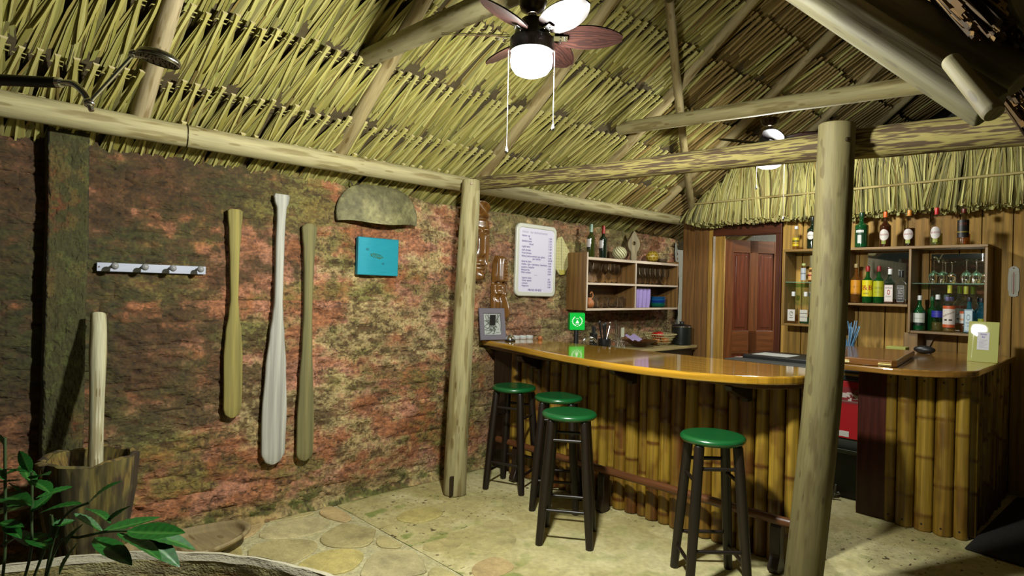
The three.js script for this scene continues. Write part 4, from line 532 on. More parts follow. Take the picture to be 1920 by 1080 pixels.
// ---------------------------------------------------------------- mortar, pestle, tray, pond rim and plants in the left corner
{
  const t = thing('wooden_mortar', 'big weathered tree-trunk mortar with a ragged rim by the pilaster', 'mortar', [0.58, 0, 0.41]);
  const wt = dataTex(512, 512, (u, v) => { const a = fbm(u * 30, v * 4, 4, 30), b = fbm(u * 90, v * 8, 2, 90), c = fbm(u * 6, v * 5, 4, 6); const k = mix3([126, 104, 46], [60, 44, 16], ss(0.42, 0.6, a)); return mix3(k, [96, 92, 40], 0.5 * ss(0.5, 0.65, c)).map((q) => q * (0.7 + 0.5 * b)); });
  const m = mat(0xffffff, { rough: 0.9, map: rep(wt, 1, 1), bumpMap: rep(wt, 1, 1), bumpScale: 0.02 });
  const R = [[0, 0.145], [0.05, 0.145], [0.14, 0.138], [0.22, 0.145], [0.35, 0.168], [0.5, 0.19], [0.655, 0.2]]; const rad = (y) => { let i = 0; while (i < R.length - 2 && R[i + 1][0] < y) i++; return mix(R[i][1], R[i + 1][1], (y - R[i][0]) / (R[i + 1][0] - R[i][0])); };
  const rim = (a) => 0.655 + 0.04 * (fbm(a * 11, 4, 3) - 0.5) + 0.02 * (fbm(a * 6 + 7, 9, 2) - 0.5);
  const per = (u) => { const c = Math.cos(u * 2 * PI) * 1.0 + 3, s = Math.sin(u * 2 * PI) * 1.0 + 3; return [c, s]; };
  const outer = grid(120, 30, (u, v) => { const a = u * 2 * PI, y = v * rim(u < 1 ? u : 0), [c, s] = per(u), g = 0.016 * ss(0.45, 0.62, fbm(c * 6, s * 6 + y * 0.7, 3)) * (0.4 + 0.6 * v), r = rad(Math.min(0.655, y)) * (1 + 0.05 * (fbm(c, s, 2) - 0.5)) - g; return [r * Math.cos(a), y, r * Math.sin(a), u * 1, y * 1.4]; });
  const inner = grid(60, 14, (u, v) => { const a = -u * 2 * PI, q = 1 - v, y = mix(0.3, rim(u < 1 ? 1 - u : 1 - 0), Math.pow(v, 0.7)), r = 0.163 * Math.pow(v, 0.35) + 0.008 * (fbm(u * 0, v * 5, 2) - 0.5); return [r * Math.cos(a), y, r * Math.sin(a), u * 1.4, v]; });
  const top = grid(120, 3, (u, v) => { const a = u * 2 * PI, [c, s] = per(u), y = rim(u < 1 ? u : 0) + 0.006 * Math.sin(v * PI), g = 0.016 * ss(0.45, 0.62, fbm(c * 6, s * 6 + 0.655 * 0.7, 3)), ro = 0.2 * (1 + 0.05 * (fbm(c, s, 2) - 0.5)) - g, r = mix(ro, 0.163, v); return [r * Math.cos(a), y, r * Math.sin(a), u, v * 0.1]; });
  part('trunk', merge(outer, top), m, t); part('hollow', inner, mat(0xffffff, { rough: 0.9, map: rep(wt, 1, 1), color: new THREE.Color(0.75, 0.72, 0.6) }), t, 'smooth hollow inside');
  const p = thing('pestle', 'pale wooden pestle standing in the trunk mortar and leaning to the wall', 'pestle', [0.585, 0.33, 0.5]);
  part('shaft', log([V(0, 0, 0), V(0.03, 0.45, -0.16), V(0.06, 0.9, -0.335), V(0.062, 0.97, -0.36)], [0.034, 0.031, 0.03, 0.031, 0.038, 0.034], { n: 36, rs: 18, seed: 14, wob: 0.03 }), mat([0.66, 0.64, 0.44], { rough: 0.7, map: rep(logTex, 5, 1.2), bumpMap: grainBump, bumpScale: 0.003 }), p);
}
{
  const t = thing('wooden_tray', 'shallow oval wooden tray lying on the paving behind the pond rim', 'tray', [1.05, 0.004, 0.25], 0.06);
  const m = mat([0.46, 0.36, 0.18], { rough: 0.8, map: rep(logTex, 2, 0.8), bumpMap: grainBump, bumpScale: 0.004 });
  const A = 0.33, B = 0.2, H = 0.085; const el = (k, a, y) => { const ca = Math.cos(a), sa = Math.sin(a), e = 0.85; return [A * k * Math.sign(ca) * Math.pow(Math.abs(ca), e), y, B * k * Math.sign(sa) * Math.pow(Math.abs(sa), e)]; };
  const prof = [[0, 0], [0.55, 0], [0.8, 0.035], [0.95, 0.06], [1, H - 0.012], [0.995, H], [0.96, H + 0.006], [0.9, H], [0.86, 0.06], [0.8, 0.052], [0.4, 0.046], [0, 0.044]];
  part('bowl', grid(64, 40, (u, v) => { const q = v * (prof.length - 1), i = Math.min(prof.length - 2, Math.floor(q)), k = mix(prof[i][0], prof[i + 1][0], q - i), y = mix(prof[i][1], prof[i + 1][1], q - i); const p = el(k, u * 2 * PI, y + 0.012 * k * Math.sin(u * 4 * PI + 1)); return [...p, p[0], p[2]]; }), m, t);
}
{
  const t = struct('pond_wall'); const cx = -0.1, cz = 1.85, H = 0.285; t.position.set(cx, 0, cz);
  const pt = dataTex(1024, 256, (u, v) => { const a = fbm(u * 40, v * 5, 5, 64), b = fbm(u * 18 + 4, v * 3, 4, 64), c = fbm(u * 200, v * 40, 2, 256); let k = mix3([206, 194, 136], [176, 160, 98], ss(0.4, 0.6, a)); k = mix3(k, [150, 104, 62], 0.6 * ss(0.6, 0.68, b)); k = mix3(k, [206, 196, 146], 0.7 * ss(0.56, 0.62, fbm(u * 26 + 9, v * 4 + 7, 3, 64))); return k.map((q) => q * (0.75 + 0.45 * c)); });
  const m = mat(0xffffff, { rough: 0.85, map: pt, bumpMap: rep(wallBump, 8, 1), bumpScale: 0.005 });
  const ring = (r0, y0, r1, y1, n, w) => grid(n, w, (u, v) => { const a = u * 2 * PI, r = mix(r0, r1, v), y = mix(y0, y1, v), k = 0.012 * (fbm(Math.cos(a) * 9 + 20, Math.sin(a) * 9 + 20 + v * 2, 3) - 0.5), q = v > 0 && v < 1 ? 1 : 1; return [(r + k) * Math.cos(a), y + (y > 0.2 ? 0.02 * (fbm(Math.cos(a) * 14 + 30, Math.sin(a) * 14 + 30, 3) - 0.5) : 0), (r + k) * Math.sin(a), u, y * 2 + (r1 - r0) * v * 3]; });
  part('pond_lining', ring(1.35, 0.02, 1.35, H - 0.03, 240, 8), m, t, 'olive brown inner face of the round pond');
  part('pond_rim', merge(ring(1.35, H - 0.03, 1.362, H - 0.003, 240, 2), ring(1.362, H - 0.003, 1.385, H - 0.006, 240, 2), ring(1.385, H - 0.006, 1.42, H - 0.06, 240, 2)), mat([0.62, 0.57, 0.40], { rough: 0.95, bumpMap: rep(wallBump, 8, 1), bumpScale: 0.003 }), t, 'rough pale mortar lip of the pond');
  part('pond_outside', ring(1.42, H - 0.06, 1.42, 0.0, 240, 4), m, t); part('pond_bed', new THREE.CircleGeometry(1.35, 48).rotateX(-PI / 2).translate(0, 0.03, 0), mat([0.05, 0.045, 0.02], { rough: 0.9 }), t);
}
{
  const lm = mat(0xffffff, { rough: 0.45, vertexColors: true });
  const leafGeo = (b, tip, w, sag, roll) => { const d = tip.clone().sub(b), L = d.length(); d.normalize(); let s = d.clone().cross(V(0, 1, 0)); if (s.length() < 0.05) s = V(1, 0, 0); s.normalize(); const n = s.clone().cross(d).normalize(); s.applyAxisAngle(d, roll); n.applyAxisAngle(d, roll);
    return grid(8, 14, (u, v) => { const x = (u - 0.5) * 2, wd = w * Math.pow(Math.sin(PI * Math.min(0.995, 0.04 + 0.955 * Math.pow(v, 0.85))), 0.8) * (v < 0.06 ? 0.3 : 1), p = b.clone().addScaledVector(d, v * L).addScaledVector(s, x * wd).addScaledVector(n, -0.28 * wd * (1 - Math.abs(x)) + sag * Math.sin(v * PI) * L + 0.0012 * Math.sin(v * 40 + Math.abs(x) * 3)); return [p.x, p.y, p.z]; },
      (u, v) => { const x = Math.abs(u - 0.5) * 2; return x < 0.1 ? [0.06, 0.2, 0.03] : mix3([0.014, 0.13, 0.012], [0.008, 0.075, 0.008], 0.5 + 0.5 * Math.sin(v * 44 + x * 4)); }); };
  const sm = mat([0.05, 0.09, 0.025], { rough: 0.6 });
  const plant = (label, base, stems, leaves) => { const t = thing('ginger_plant', label, 'plant', base); const o = V(...base); for (const s of stems) part('stem', tube(s.map((p) => V(...p).sub(o)), 0.0055, 20, 6), sm, t); leaves.forEach(([a, b, w, sag, roll], i) => part('leaf', leafGeo(V(...a).sub(o), V(...b).sub(o), w, sag, roll), lm, t)); };
  plant('arching broad-leaved plant whose leaves hang over the pond rim', [0.36, 0.02, 0.62], [[[0.360, 0.020, 0.620], [0.415, 0.465, 0.898], [0.459, 0.480, 0.967], [0.521, 0.512, 1.054], [0.608, 0.528, 1.166]], [[0.370, 0.020, 0.620], [0.409, 0.501, 0.837], [0.444, 0.573, 0.898], [0.483, 0.606, 0.963]]], [[[0.483, 0.602, 0.953], [0.582, 0.688, 1.031], 0.029, 0.09, 0.22],
    [[0.475, 0.589, 0.974], [0.528, 0.562, 1.120], 0.030, 0.09, -0.35],
    [[0.531, 0.559, 1.078], [0.588, 0.624, 1.153], 0.022, 0.07, -0.19],
    [[0.528, 0.501, 1.007], [0.719, 0.513, 1.029], 0.037, 0.03, 0.13],
    [[0.578, 0.530, 1.150], [0.727, 0.539, 1.329], 0.042, 0.02, 0.42],
    [[0.615, 0.513, 1.137], [0.812, 0.402, 1.177], 0.042, 0.08, 0.34],
    [[0.557, 0.516, 1.111], [0.647, 0.461, 1.339], 0.042, 0.06, -0.22],
    [[0.626, 0.502, 1.115], [0.734, 0.382, 1.249], 0.040, 0.06, 0.40],
    [[0.499, 0.484, 1.017], [0.579, 0.425, 1.223], 0.042, 0.03, 0.09],
    [[0.440, 0.574, 0.960], [0.529, 0.494, 1.000], 0.024, 0.05, 0.17],
    [[0.461, 0.538, 0.994], [0.423, 0.445, 0.917], 0.024, 0.07, -0.21],
    [[0.447, 0.465, 0.983], [0.400, 0.343, 0.938], 0.026, 0.07, -0.15]]);
  plant('upright leafy plant at the left edge of the picture in front of the mortar', [0.27, 0.02, 0.58], [[[0.270, 0.020, 0.580], [0.330, 0.383, 0.762], [0.331, 0.551, 0.762], [0.327, 0.715, 0.786]], [[0.240, 0.020, 0.600], [0.255, 0.389, 0.717], [0.253, 0.598, 0.715], [0.246, 0.853, 0.736]], [[0.300, 0.020, 0.580], [0.380, 0.447, 0.808], [0.389, 0.504, 0.831], [0.384, 0.550, 0.840]]], [[[0.387, 0.536, 0.821], [0.407, 0.437, 0.799], 0.020, 0.08, -0.06],
    [[0.447, 0.654, 0.867], [0.332, 0.631, 0.860], 0.022, 0.05, -0.20],
    [[0.479, 0.577, 0.860], [0.353, 0.539, 0.761], 0.031, 0.08, -0.02],
    [[0.367, 0.581, 0.754], [0.211, 0.548, 0.637], 0.038, 0.04, 0.11],
    [[0.363, 0.574, 0.758], [0.205, 0.471, 0.488], 0.042, 0.06, -0.28],
    [[0.322, 0.708, 0.754], [0.285, 0.809, 0.802], 0.022, 0.07, 0.37],
    [[0.238, 0.696, 0.685], [0.321, 0.726, 0.729], 0.020, 0.02, 0.08],
    [[0.308, 0.723, 0.805], [0.244, 0.723, 0.706], 0.022, 0.05, 0.26],
    [[0.326, 0.702, 0.833], [0.355, 0.747, 0.991], 0.032, 0.07, 0.06],
    [[0.265, 0.665, 0.702], [0.322, 0.574, 0.643], 0.023, 0.05, 0.30],
    [[0.284, 0.482, 0.729], [0.336, 0.373, 0.638], 0.029, 0.07, -0.23],
    [[0.331, 0.443, 0.795], [0.401, 0.401, 0.740], 0.020, 0.04, -0.20],
    [[0.254, 0.424, 0.706], [0.281, 0.463, 0.767], 0.020, 0.06, -0.00],
    [[0.238, 0.520, 0.720], [0.303, 0.514, 0.812], 0.021, 0.05, 0.37],
    [[0.234, 0.849, 0.616], [0.256, 0.791, 0.596], 0.020, 0.03, 0.24],
    [[0.225, 0.661, 0.649], [0.310, 0.648, 0.623], 0.020, 0.04, -0.30],
    [[0.240, 0.611, 0.673], [0.320, 0.609, 0.874], 0.041, 0.07, 0.29],
    [[0.328, 0.673, 0.785], [0.310, 0.713, 0.620], 0.032, 0.03, 0.40],
    [[0.326, 0.556, 0.776], [0.400, 0.609, 0.759], 0.020, 0.07, 0.43],
    [[0.334, 0.451, 0.713], [0.376, 0.438, 0.906], 0.038, 0.02, 0.08],
    [[0.247, 0.693, 0.760], [0.206, 0.742, 0.668], 0.021, 0.06, 0.18],
    [[0.254, 0.502, 0.710], [0.295, 0.475, 0.825], 0.024, 0.09, 0.23],
    [[0.322, 0.697, 0.835], [0.360, 0.681, 1.004], 0.033, 0.06, -0.12],
    [[0.388, 0.508, 0.843], [0.463, 0.504, 0.822], 0.020, 0.04, 0.39]]);
}
{
  const t = thing('shower_head', 'chrome shower head on a jointed arm in front of the thatch, upper left', 'shower head', [-0.2, 2.1, 1.0]); const o = V(-0.2, 2.1, 1.0), w = (x, y, z) => V(x, y, z).sub(o);
  const A = w(0.312, 2.108, 1.351), J = w(0.385, 2.045, 1.42), K = w(0.485, 2.203, 1.516), Hd = w(0.552, 2.2, 1.578);
  part('handle', log([w(-0.12, 2.125, 0.94), w(0.1, 2.115, 1.15), w(0.31, 2.108, 1.349)], [0.016, 0.019, 0.017], { n: 16, rs: 14, seed: 1, wob: 0.01 }), blackPlastic, t, 'dark handle');
  part('elbow', merge(tube([A, A.clone().add(V(0.035, -0.002, 0.03)), J.clone().add(V(-0.012, 0.03, -0.012)), J], 0.0105, 24, 10), rod(A.clone().add(V(-0.004, 0, -0.004)), A.clone().add(V(0.006, 0, 0.006)), 0.0165, 0.0165, 14), new THREE.SphereGeometry(0.017, 14, 10).translate(J.x, J.y, J.z), rod(J, J.clone().add(V(0.006, -0.026, 0.006)), 0.011, 0.008, 12)), chrome, t);
  part('riser', merge(rod(J, K, 0.0065, 0.0065, 10), new THREE.SphereGeometry(0.014, 14, 10).translate(K.x, K.y + 0.004, K.z), rod(K, Hd, 0.008, 0.012, 10)), chrome, t);
  const hd = new THREE.Group(); hd.name = 'spray_head'; t.add(hd); hd.position.set(Hd.x - 0.006, Hd.y, Hd.z - 0.006); hd.rotation.set(0.1, 0, -0.16);
  part('shell', lathe([[0.0, 0.02], [0.03, 0.018], [0.058, 0.008], [0.066, -0.004], [0.066, -0.012], [0.06, -0.015]], 36), mat([0.3, 0.29, 0.25], { rough: 0.22, metal: 1 }), hd); part('spray_plate', lathe([[0, -0.013], [0.061, -0.014], [0.062, -0.016]], 36), mat([0.13, 0.12, 0.08], { rough: 0.35, metal: 0.7 }), hd);
  part('nozzle', merge([0.02, 0.035, 0.05].flatMap((q, i) => Array.from({ length: 6 + i * 5 }, (_, k) => new THREE.SphereGeometry(0.0024, 5, 4).translate(q * Math.cos(k / (6 + i * 5) * 6.283), -0.0155, q * Math.sin(k / (6 + i * 5) * 6.283))))), blackPlastic, hd);
  part('wall_bar', merge(rod(w(-0.13, 2.2, 0.93), w(-0.13, 0.9, 0.93), 0.016, 0.016, 12), rod(w(-0.13, 0.95, 0.93), w(-0.13, 0.95, 0.02), 0.012, 0.012, 10)), chrome, t);
}
single('dark_floor_sheet', uvBox(slab([[4.46, 3.06], [5.9, 3.12], [6.2, 4.4], [4.3, 4.2], [4.38, 3.6]].map(([a, b]) => [a, b]), 0.004, 0.016, 0.004, 'x', 1), 'x'), mat([0.02, 0.018, 0.012], { rough: 0.95, bumpMap: rep(wallBump, 2, 2), bumpScale: 0.01 }), 'thin dark sheet on the floor at the far right corner', 'mat');  // thin dark sheet laid over the darker floor area

// ---------------------------------------------------------------- shelf on the brick wall behind the bar
const glassMat = mat([0.96, 0.97, 0.96], { rough: 0.04, transmission: 1, thickness: 0, ior: 1.5 });
const crystal = mat([0.97, 0.98, 0.97], { rough: 0.02, transmission: 1, thickness: 0.002, ior: 1.5 });
const glassTint = (c) => mat(c, { rough: 0.05, transmission: 0.92, thickness: 0, ior: 1.5 });
const G = { clear: glassMat, green: glassTint([0.05, 0.42, 0.08]), dark: mat([0.006, 0.016, 0.008], { rough: 0.08, clearcoat: 1 }), deepgreen: mat([0.004, 0.075, 0.018], { rough: 0.08, clearcoat: 1 }), brown: mat([0.05, 0.012, 0.004], { rough: 0.08, clearcoat: 1 }), amber: glassTint([0.62, 0.30, 0.06]), blue: glassTint([0.12, 0.55, 0.68]), olive: glassTint([0.42, 0.48, 0.08]) };
const shelfZ = 0.24;
{
  const t = thing('wall_shelf', 'wooden shelf unit of four bays hung on the brick wall behind the bar', 'shelf', [4.355, 1.285, 0.012]);
  const W = 1.51, D = 0.238;
  part('side_panel', box2(-0.018, 0, 0, 0.53, 0, D), shelfWood, t); part('side_panel', box2(W, W + 0.02, 0, 0.51, 0, D), shelfWood, t); part('divider', box2(0.735, 0.753, 0.021, 0.461, 0, D - 0.003), shelfWood, t);
  for (const [y, h] of [[0, 0.02], [0.236, 0.02], [0.462, 0.026]]) { const s = part('shelf_board', box2(0.0005, W - 0.0005, y, y + h, 0, D - 0.002), shelfWood, t); part('front_lipping', box2(0.0005, W - 0.0005, y, y + h, D - 0.0015, D + 0.006, { r: 0.002 }), edgeWood, s, 'pale front edge'); }
  part('front_lipping', box2(-0.018, 0, 0, 0.53, D + 0.0005, D + 0.006, { r: 0.002 }), edgeWood, t); part('front_lipping', box2(0.735, 0.753, 0.021, 0.235, D - 0.0025, D + 0.005, { r: 0.002 }), edgeWood, t); part('front_lipping', box2(0.735, 0.753, 0.257, 0.461, D - 0.0025, D + 0.005, { r: 0.002 }), edgeWood, t);
  part('back_panel', box2(0.0005, W, 0.0, 0.488, -0.008, -0.0005), shelfWood, t);
}
const wine = lathe([[0.0, 0.004], [0.03, 0.002], [0.033, 0], [0.033, 0.003], [0.008, 0.008], [0.004, 0.02], [0.004, 0.085], [0.01, 0.092], [0.028, 0.108], [0.037, 0.13], [0.036, 0.155], [0.03, 0.185], [0.0285, 0.185]], 20);
const flute = lathe([[0, 0.004], [0.03, 0.002], [0.031, 0], [0.031, 0.003], [0.006, 0.008], [0.0038, 0.02], [0.0038, 0.055], [0.012, 0.07], [0.027, 0.1], [0.03, 0.13], [0.028, 0.165], [0.0265, 0.165]], 18);
const tumbler = lathe([[0, 0.012], [0.024, 0.012], [0.028, 0], [0.03, 0.003], [0.034, 0.1], [0.0325, 0.1], [0.028, 0.014]], 20);
const colaGlass = lathe([[0, 0.01], [0.026, 0.01], [0.029, 0], [0.029, 0.02], [0.026, 0.05], [0.031, 0.085], [0.036, 0.118], [0.0345, 0.118], [0.028, 0.08]], 20);
{
  const put = (g, name, label, x, y, z, group) => single(name, g, crystal, label, 'glass', [x, y, z], group);
  [[0.1, 0.17], [0.135, 0.08], [0.235, 0.16], [0.46, 0.17], [0.475, 0.08], [0.6, 0.12]].forEach(([x, z], i) => put(wine, 'wine_glass', `clear wine glass in the upper left bay of the wall shelf, ${['front leftmost', 'back leftmost', 'second from the left', 'middle front', 'middle back', 'rightmost'][i]}`, 4.355 + x, 1.5415, z, 'wine glasses in the upper left bay'));
  for (let i = 0; i < 7; i++) for (let j = 0; j < 2; j++) put(flute, 'stem_glass', `clear short-stemmed glass in the upper right bay, ${j ? 'back' : 'front'} row, ${['first', 'second', 'third', 'fourth', 'fifth', 'sixth', 'last'][i]} from the divider`, 5.2 + i * 0.092 - j * 0.02, 1.5415, 0.185 - j * 0.095, 'stem glasses in the upper right bay');
  for (let i = 0; i < 6; i++) put(i % 2 ? tumbler : colaGlass, 'tumbler', `clear tumbler in the lower left bay of the wall shelf, ${['first', 'second', 'third', 'fourth', 'fifth', 'last'][i]} after the clay jug`, 4.64 + i * 0.076, 1.3055, i < 3 ? 0.13 + (i % 2) * 0.05 : 0.18 - (i % 2) * 0.03, 'tumblers in the lower left bay');
  const cupG = lathe([[0.0, 0.002], [0.024, 0.002], [0.026, 0], [0.035, 0.098], [0.037, 0.1], [0.0345, 0.1], [0.025, 0.005]], 20), cm = mat([0.62, 0.5, 0.85], { rough: 0.15, transmission: 0.55, thickness: 0, ior: 1.45 });
  for (let i = 0; i < 5; i++) for (let k = 0; k < 9; k++) { const o = single('plastic_cup', cupG, cm, ['first', 'second', 'third', 'fourth', 'fifth'][i] + ' stack from the divider of lilac tinted plastic cups in the lower right bay', 'cup', [5.145 + i * 0.069, 1.3055 + k * 0.0115, 0.17], 'lilac plastic cup stack number ' + (i + 1)); o.userData.label = `lilac plastic cup in the ${['first', 'second', 'third', 'fourth', 'fifth'][i]} stack from the shelf divider`; }
  const plate = lathe([[0, 0.002], [0.05, 0.002], [0.055, 0], [0.06, 0.003], [0.084, 0.012], [0.085, 0.015], [0.056, 0.006], [0, 0.005]], 28);
  const pc = [[0.02, 0.2, 0.14], [0.02, 0.24, 0.12], [0.02, 0.3, 0.2], [0.02, 0.22, 0.32], [0.02, 0.12, 0.45], [0.02, 0.08, 0.4], [0.03, 0.2, 0.6], [0.05, 0.34, 0.6], [0.02, 0.14, 0.42], [0.03, 0.26, 0.55]], names = ['deep green', 'sea green', 'teal green', 'petrol blue', 'royal blue', 'navy blue', 'bright blue', 'pale sky blue', 'dark blue', 'azure'];
  pc.forEach((c, i) => single('plate', plate, mat(c.map((q) => q * 1.5), { rough: 0.3 }), `${names[i]} side plate in the stack beside the lilac cups, ${['lowest', 'second from the bottom', 'third from the bottom', 'fourth from the bottom', 'fifth from the bottom', 'fifth from the top', 'fourth from the top', 'third from the top', 'second from the top', 'topmost'][i]}`, 'plate', [5.67, 1.3055 + i * 0.0105, 0.135], 'stacked blue and green plates'));
  const j = thing('clay_jug', 'small orange clay jug with a loop handle at the left of the lower bay', 'jug', [4.475, 1.3055, 0.17]); const clay = mat([0.5, 0.17, 0.04], { rough: 0.55 });
  part('body', lathe([[0, 0], [0.03, 0], [0.05, 0.025], [0.052, 0.05], [0.04, 0.075], [0.028, 0.085], [0.03, 0.098], [0.026, 0.098], [0.024, 0.085]], 24), clay, j); part('handle', tube([V(0.03, 0.08, 0), V(0.055, 0.1, 0), V(0.06, 0.13, 0), V(0.04, 0.15, 0), V(0.02, 0.13, 0)], 0.005, 16, 8), clay, j);
  single('card_box', box(0.06, 0.035, 0.04, 0, 0.0175, 0, { r: 0.002 }), mat([0.5, 0.42, 0.4], { rough: 0.7 }), 'small pinkish box behind the orange clay jug', 'box', [4.42, 1.3055, 0.06]);
}
// ---------------------------------------------------------------- bottles
function label(w, h, draw) { return canvasTex(w, h, draw); }
const curved = (r, h, arcA, y, a0 = 0) => { const g = new THREE.CylinderGeometry(r, r, h, 16, 1, true, -arcA / 2 + a0, arcA); return g.translate(0, y + h / 2, 0); };
const shoulders = (R, H, o = {}) => { const { sh: s = 0.58, nk = 0.013, nb = 0.72 } = o; return [[0, 0.003], [R * 0.85, 0.001], [R * 0.97, 0.004], [R, 0.012], [R, H * s], [R * 0.93, H * (s + 0.045)], [R * 0.6, H * (s + (nb - s) * 0.62)], [nk * 1.15, H * nb], [nk, H * (nb + 0.06)], [nk, H * 0.9], [nk * 1.15, H * 0.905], [nk * 1.15, H * 0.93]]; };
function bottle(labelText, pos, R, H, glass, opts = {}) {
  const { liquid, level = 0.5, cap = [0.02, 0.02, 0.02], capH = 0.12, prof, tex, band = [0.18, 0.3], arcA = 2.3, turn = -PI / 2, extra, square, group, oval } = opts;
  const t = thing('bottle', labelText, 'bottle', pos, 0, group), P = prof || shoulders(R, H, opts.shape); const n = square ? 4 : 26;
  const gl = (p, k) => { if (!square) return lathe(p, k); const g = lathe(p, 40), q = g.attributes.position; for (let i = 0; i < q.count; i++) { const x = q.getX(i), z = q.getZ(i), r = Math.hypot(x, z); if (r > R * 0.5) { const a = Math.atan2(z, x), m = Math.min(1.22, 1 / Math.max(Math.abs(Math.cos(a)), Math.abs(Math.sin(a)))); q.setX(i, x * mix(1, m * 0.95, ss(R * 0.5, R, r))); q.setZ(i, z * mix(1, m * 0.95, ss(R * 0.5, R, r))); } } g.computeVertexNormals(); return g; };
  part('glass_body', gl(P, n), glass, t);
  if (liquid) { const lp = []; for (const [x, y] of P) { if (y <= H * level) lp.push([Math.max(0, x - 0.0025), Math.max(0.005, y)]); } const last = lp[lp.length - 1]; lp.push([last[0], H * level], [0, H * level]); part('liquid', gl(lp, n), liquid, t); }
  const nk = (opts.shape && opts.shape.nk) || 0.013; part('cap', lathe([[0, H], [nk * 1.05, H], [nk * 1.25, H - 0.003], [nk * 1.25, H * (1 - capH)], [nk * 1.0, H * (1 - capH)]], 18), mat(cap, { rough: 0.35 }), t);
  if (tex) { const m = mat(0xffffff, { rough: 0.45, map: tex, alphaTest: 0.5 }); if (square) { const g = new THREE.PlaneGeometry(R * 1.55, H * (band[1] - band[0])).translate(0, H * (band[0] + band[1]) / 2, R * 0.965); g.rotateY(turn); part('paper_label', g, m, t); } else { const g = curved(R + 0.0012, H * (band[1] - band[0]), arcA, H * band[0], 0); g.rotateY(turn); part('paper_label', g, m, t); } }
  if (extra) { const [tx, b, a, c] = extra; const g = curved(R + 0.0016, H * (b[1] - b[0]), a, H * b[0], 0); g.rotateY(turn); part('paper_label', g, mat(0xffffff, { rough: 0.45, map: tx, alphaTest: c ? 0.5 : 0 }), t); }
  return t;
}
const txt = (x, s, px, py, font, col) => { x.font = font; x.fillStyle = col; x.textAlign = 'center'; x.fillText(s, px, py); };
const paper = (bg, rows) => label(160, 200, (x, w, h) => { x.fillStyle = bg; x.fillRect(0, 0, w, h); for (const [s, y, f, c, bar] of rows) { if (bar) { x.fillStyle = c; x.fillRect(0, y, w, bar); } else txt(x, s, w / 2, y, f, c); } });
const ovalTex = (word, col, low) => label(200, 260, (x, w, h) => { x.clearRect(0, 0, w, h); if (low) { x.fillStyle = low; x.fillRect(w * 0.3, h * 0.62, w * 0.4, h * 0.38); } x.fillStyle = '#e8e2dc'; x.beginPath(); x.ellipse(w / 2, h * 0.42, w * 0.46, h * 0.36, 0, 0, 7); x.fill(); x.strokeStyle = '#b88'; x.lineWidth = 4; x.stroke(); txt(x, word, w / 2, h * 0.45, 'bold 34px serif', col); });
const liq = (c) => mat(c, { rough: 0.08, transmission: 0.9, thickness: 0, ior: 1.36 });
const WH = [0.8, 0.8, 0.78];
{ // two wine bottles and ornaments on the wall shelf
  const y = 1.7735, lb = paper('#ded8d6', [['', 150, '', '#20241c', 50]]);
  bottle('white wine bottle of green glass with a pale green capsule on the wall shelf', [4.52, y, 0.145], 0.037, 0.315, glassTint([0.26, 0.32, 0.05]), { liquid: liq([0.30, 0.36, 0.05]), level: 0.62, cap: [0.35, 0.55, 0.42], capH: 0.24, tex: lb, band: [0.24, 0.55], turn: -PI * 0.72, arcA: 2.6 });
  bottle('red wine bottle of dark glass with a red capsule on the wall shelf', [4.705, y, 0.145], 0.037, 0.315, G.dark, { cap: [0.5, 0.03, 0.015], capH: 0.24, tex: lb, band: [0.24, 0.55], turn: -PI * 0.72, arcA: 2.6 });
  const o1 = thing('striped_gourd', 'pale round ornament with dark slanting stripes on the wall shelf', 'ornament', [4.985, y + 0.068, 0.13]); part('body', new THREE.SphereGeometry(0.072, 28, 20).scale(1.08, 0.95, 1), mat(0xffffff, { rough: 0.6, map: dataTex(256, 128, (u, v) => (Math.sin((u * 14 + v * 6) * 2 * PI) > 0.55 ? [96, 92, 48] : [222, 216, 168])) }), o1);
  const o2 = thing('carved_paddle_ornament', 'upright wooden ornament with a pointed head and a round hole on the wall shelf', 'ornament', [5.215, y, 0.13], -0.55); const hole = arc(0, 0.175, 0.026, 0, 2 * PI, 20).map(([a, b]) => [a * 0.85, b]).reverse();
  part('carved_head', uvBox(extrude(smooth([[-0.022, 0], [0.026, 0], [0.026, 0.09], [0.045, 0.11], [0.062, 0.16], [0.055, 0.2], [0.03, 0.24], [0.004, 0.295], [-0.002, 0.295], [-0.03, 0.24], [-0.055, 0.2], [-0.062, 0.16], [-0.045, 0.11], [-0.022, 0.09]], 2), 0.03, { bevel: 0.008, holes: [hole], seg: 2 }).translate(0, 0.004, -0.015), 'y'), wood([0.42, 0.33, 0.16], { rough: 0.6 }), o2); part('foot', box(0.07, 0.012, 0.055, 0.002, 0.006, 0), wood([0.42, 0.33, 0.16], { rough: 0.6 }), o2);
  const o3 = thing('turtle_gourd', 'yellow netted gourd ornament at the right of the wall shelf top', 'ornament', [5.56, y + 0.062, 0.13]); part('body', new THREE.SphereGeometry(0.065, 26, 18).scale(1.15, 0.95, 1), mat(0xffffff, { rough: 0.4, map: dataTex(256, 128, (u, v) => { const q = (v * 6) | 0, a = Math.abs(((u * 10 + (q % 2) * 0.5) % 1) - 0.5), b = Math.abs(v * 6 - q - 0.5); return a > 0.42 || b > 0.42 ? [206, 190, 96] : [166, 128, 24]; }) }), o3);
  const o4 = thing('wooden_cup', 'low brown cup in the shade beside the yellow gourd', 'cup', [5.74, y, 0.13]); part('body', lathe([[0, 0], [0.04, 0], [0.055, 0.03], [0.058, 0.05], [0.053, 0.05], [0.045, 0.01]], 20), wood([0.16, 0.1, 0.04], {}), o4);
}
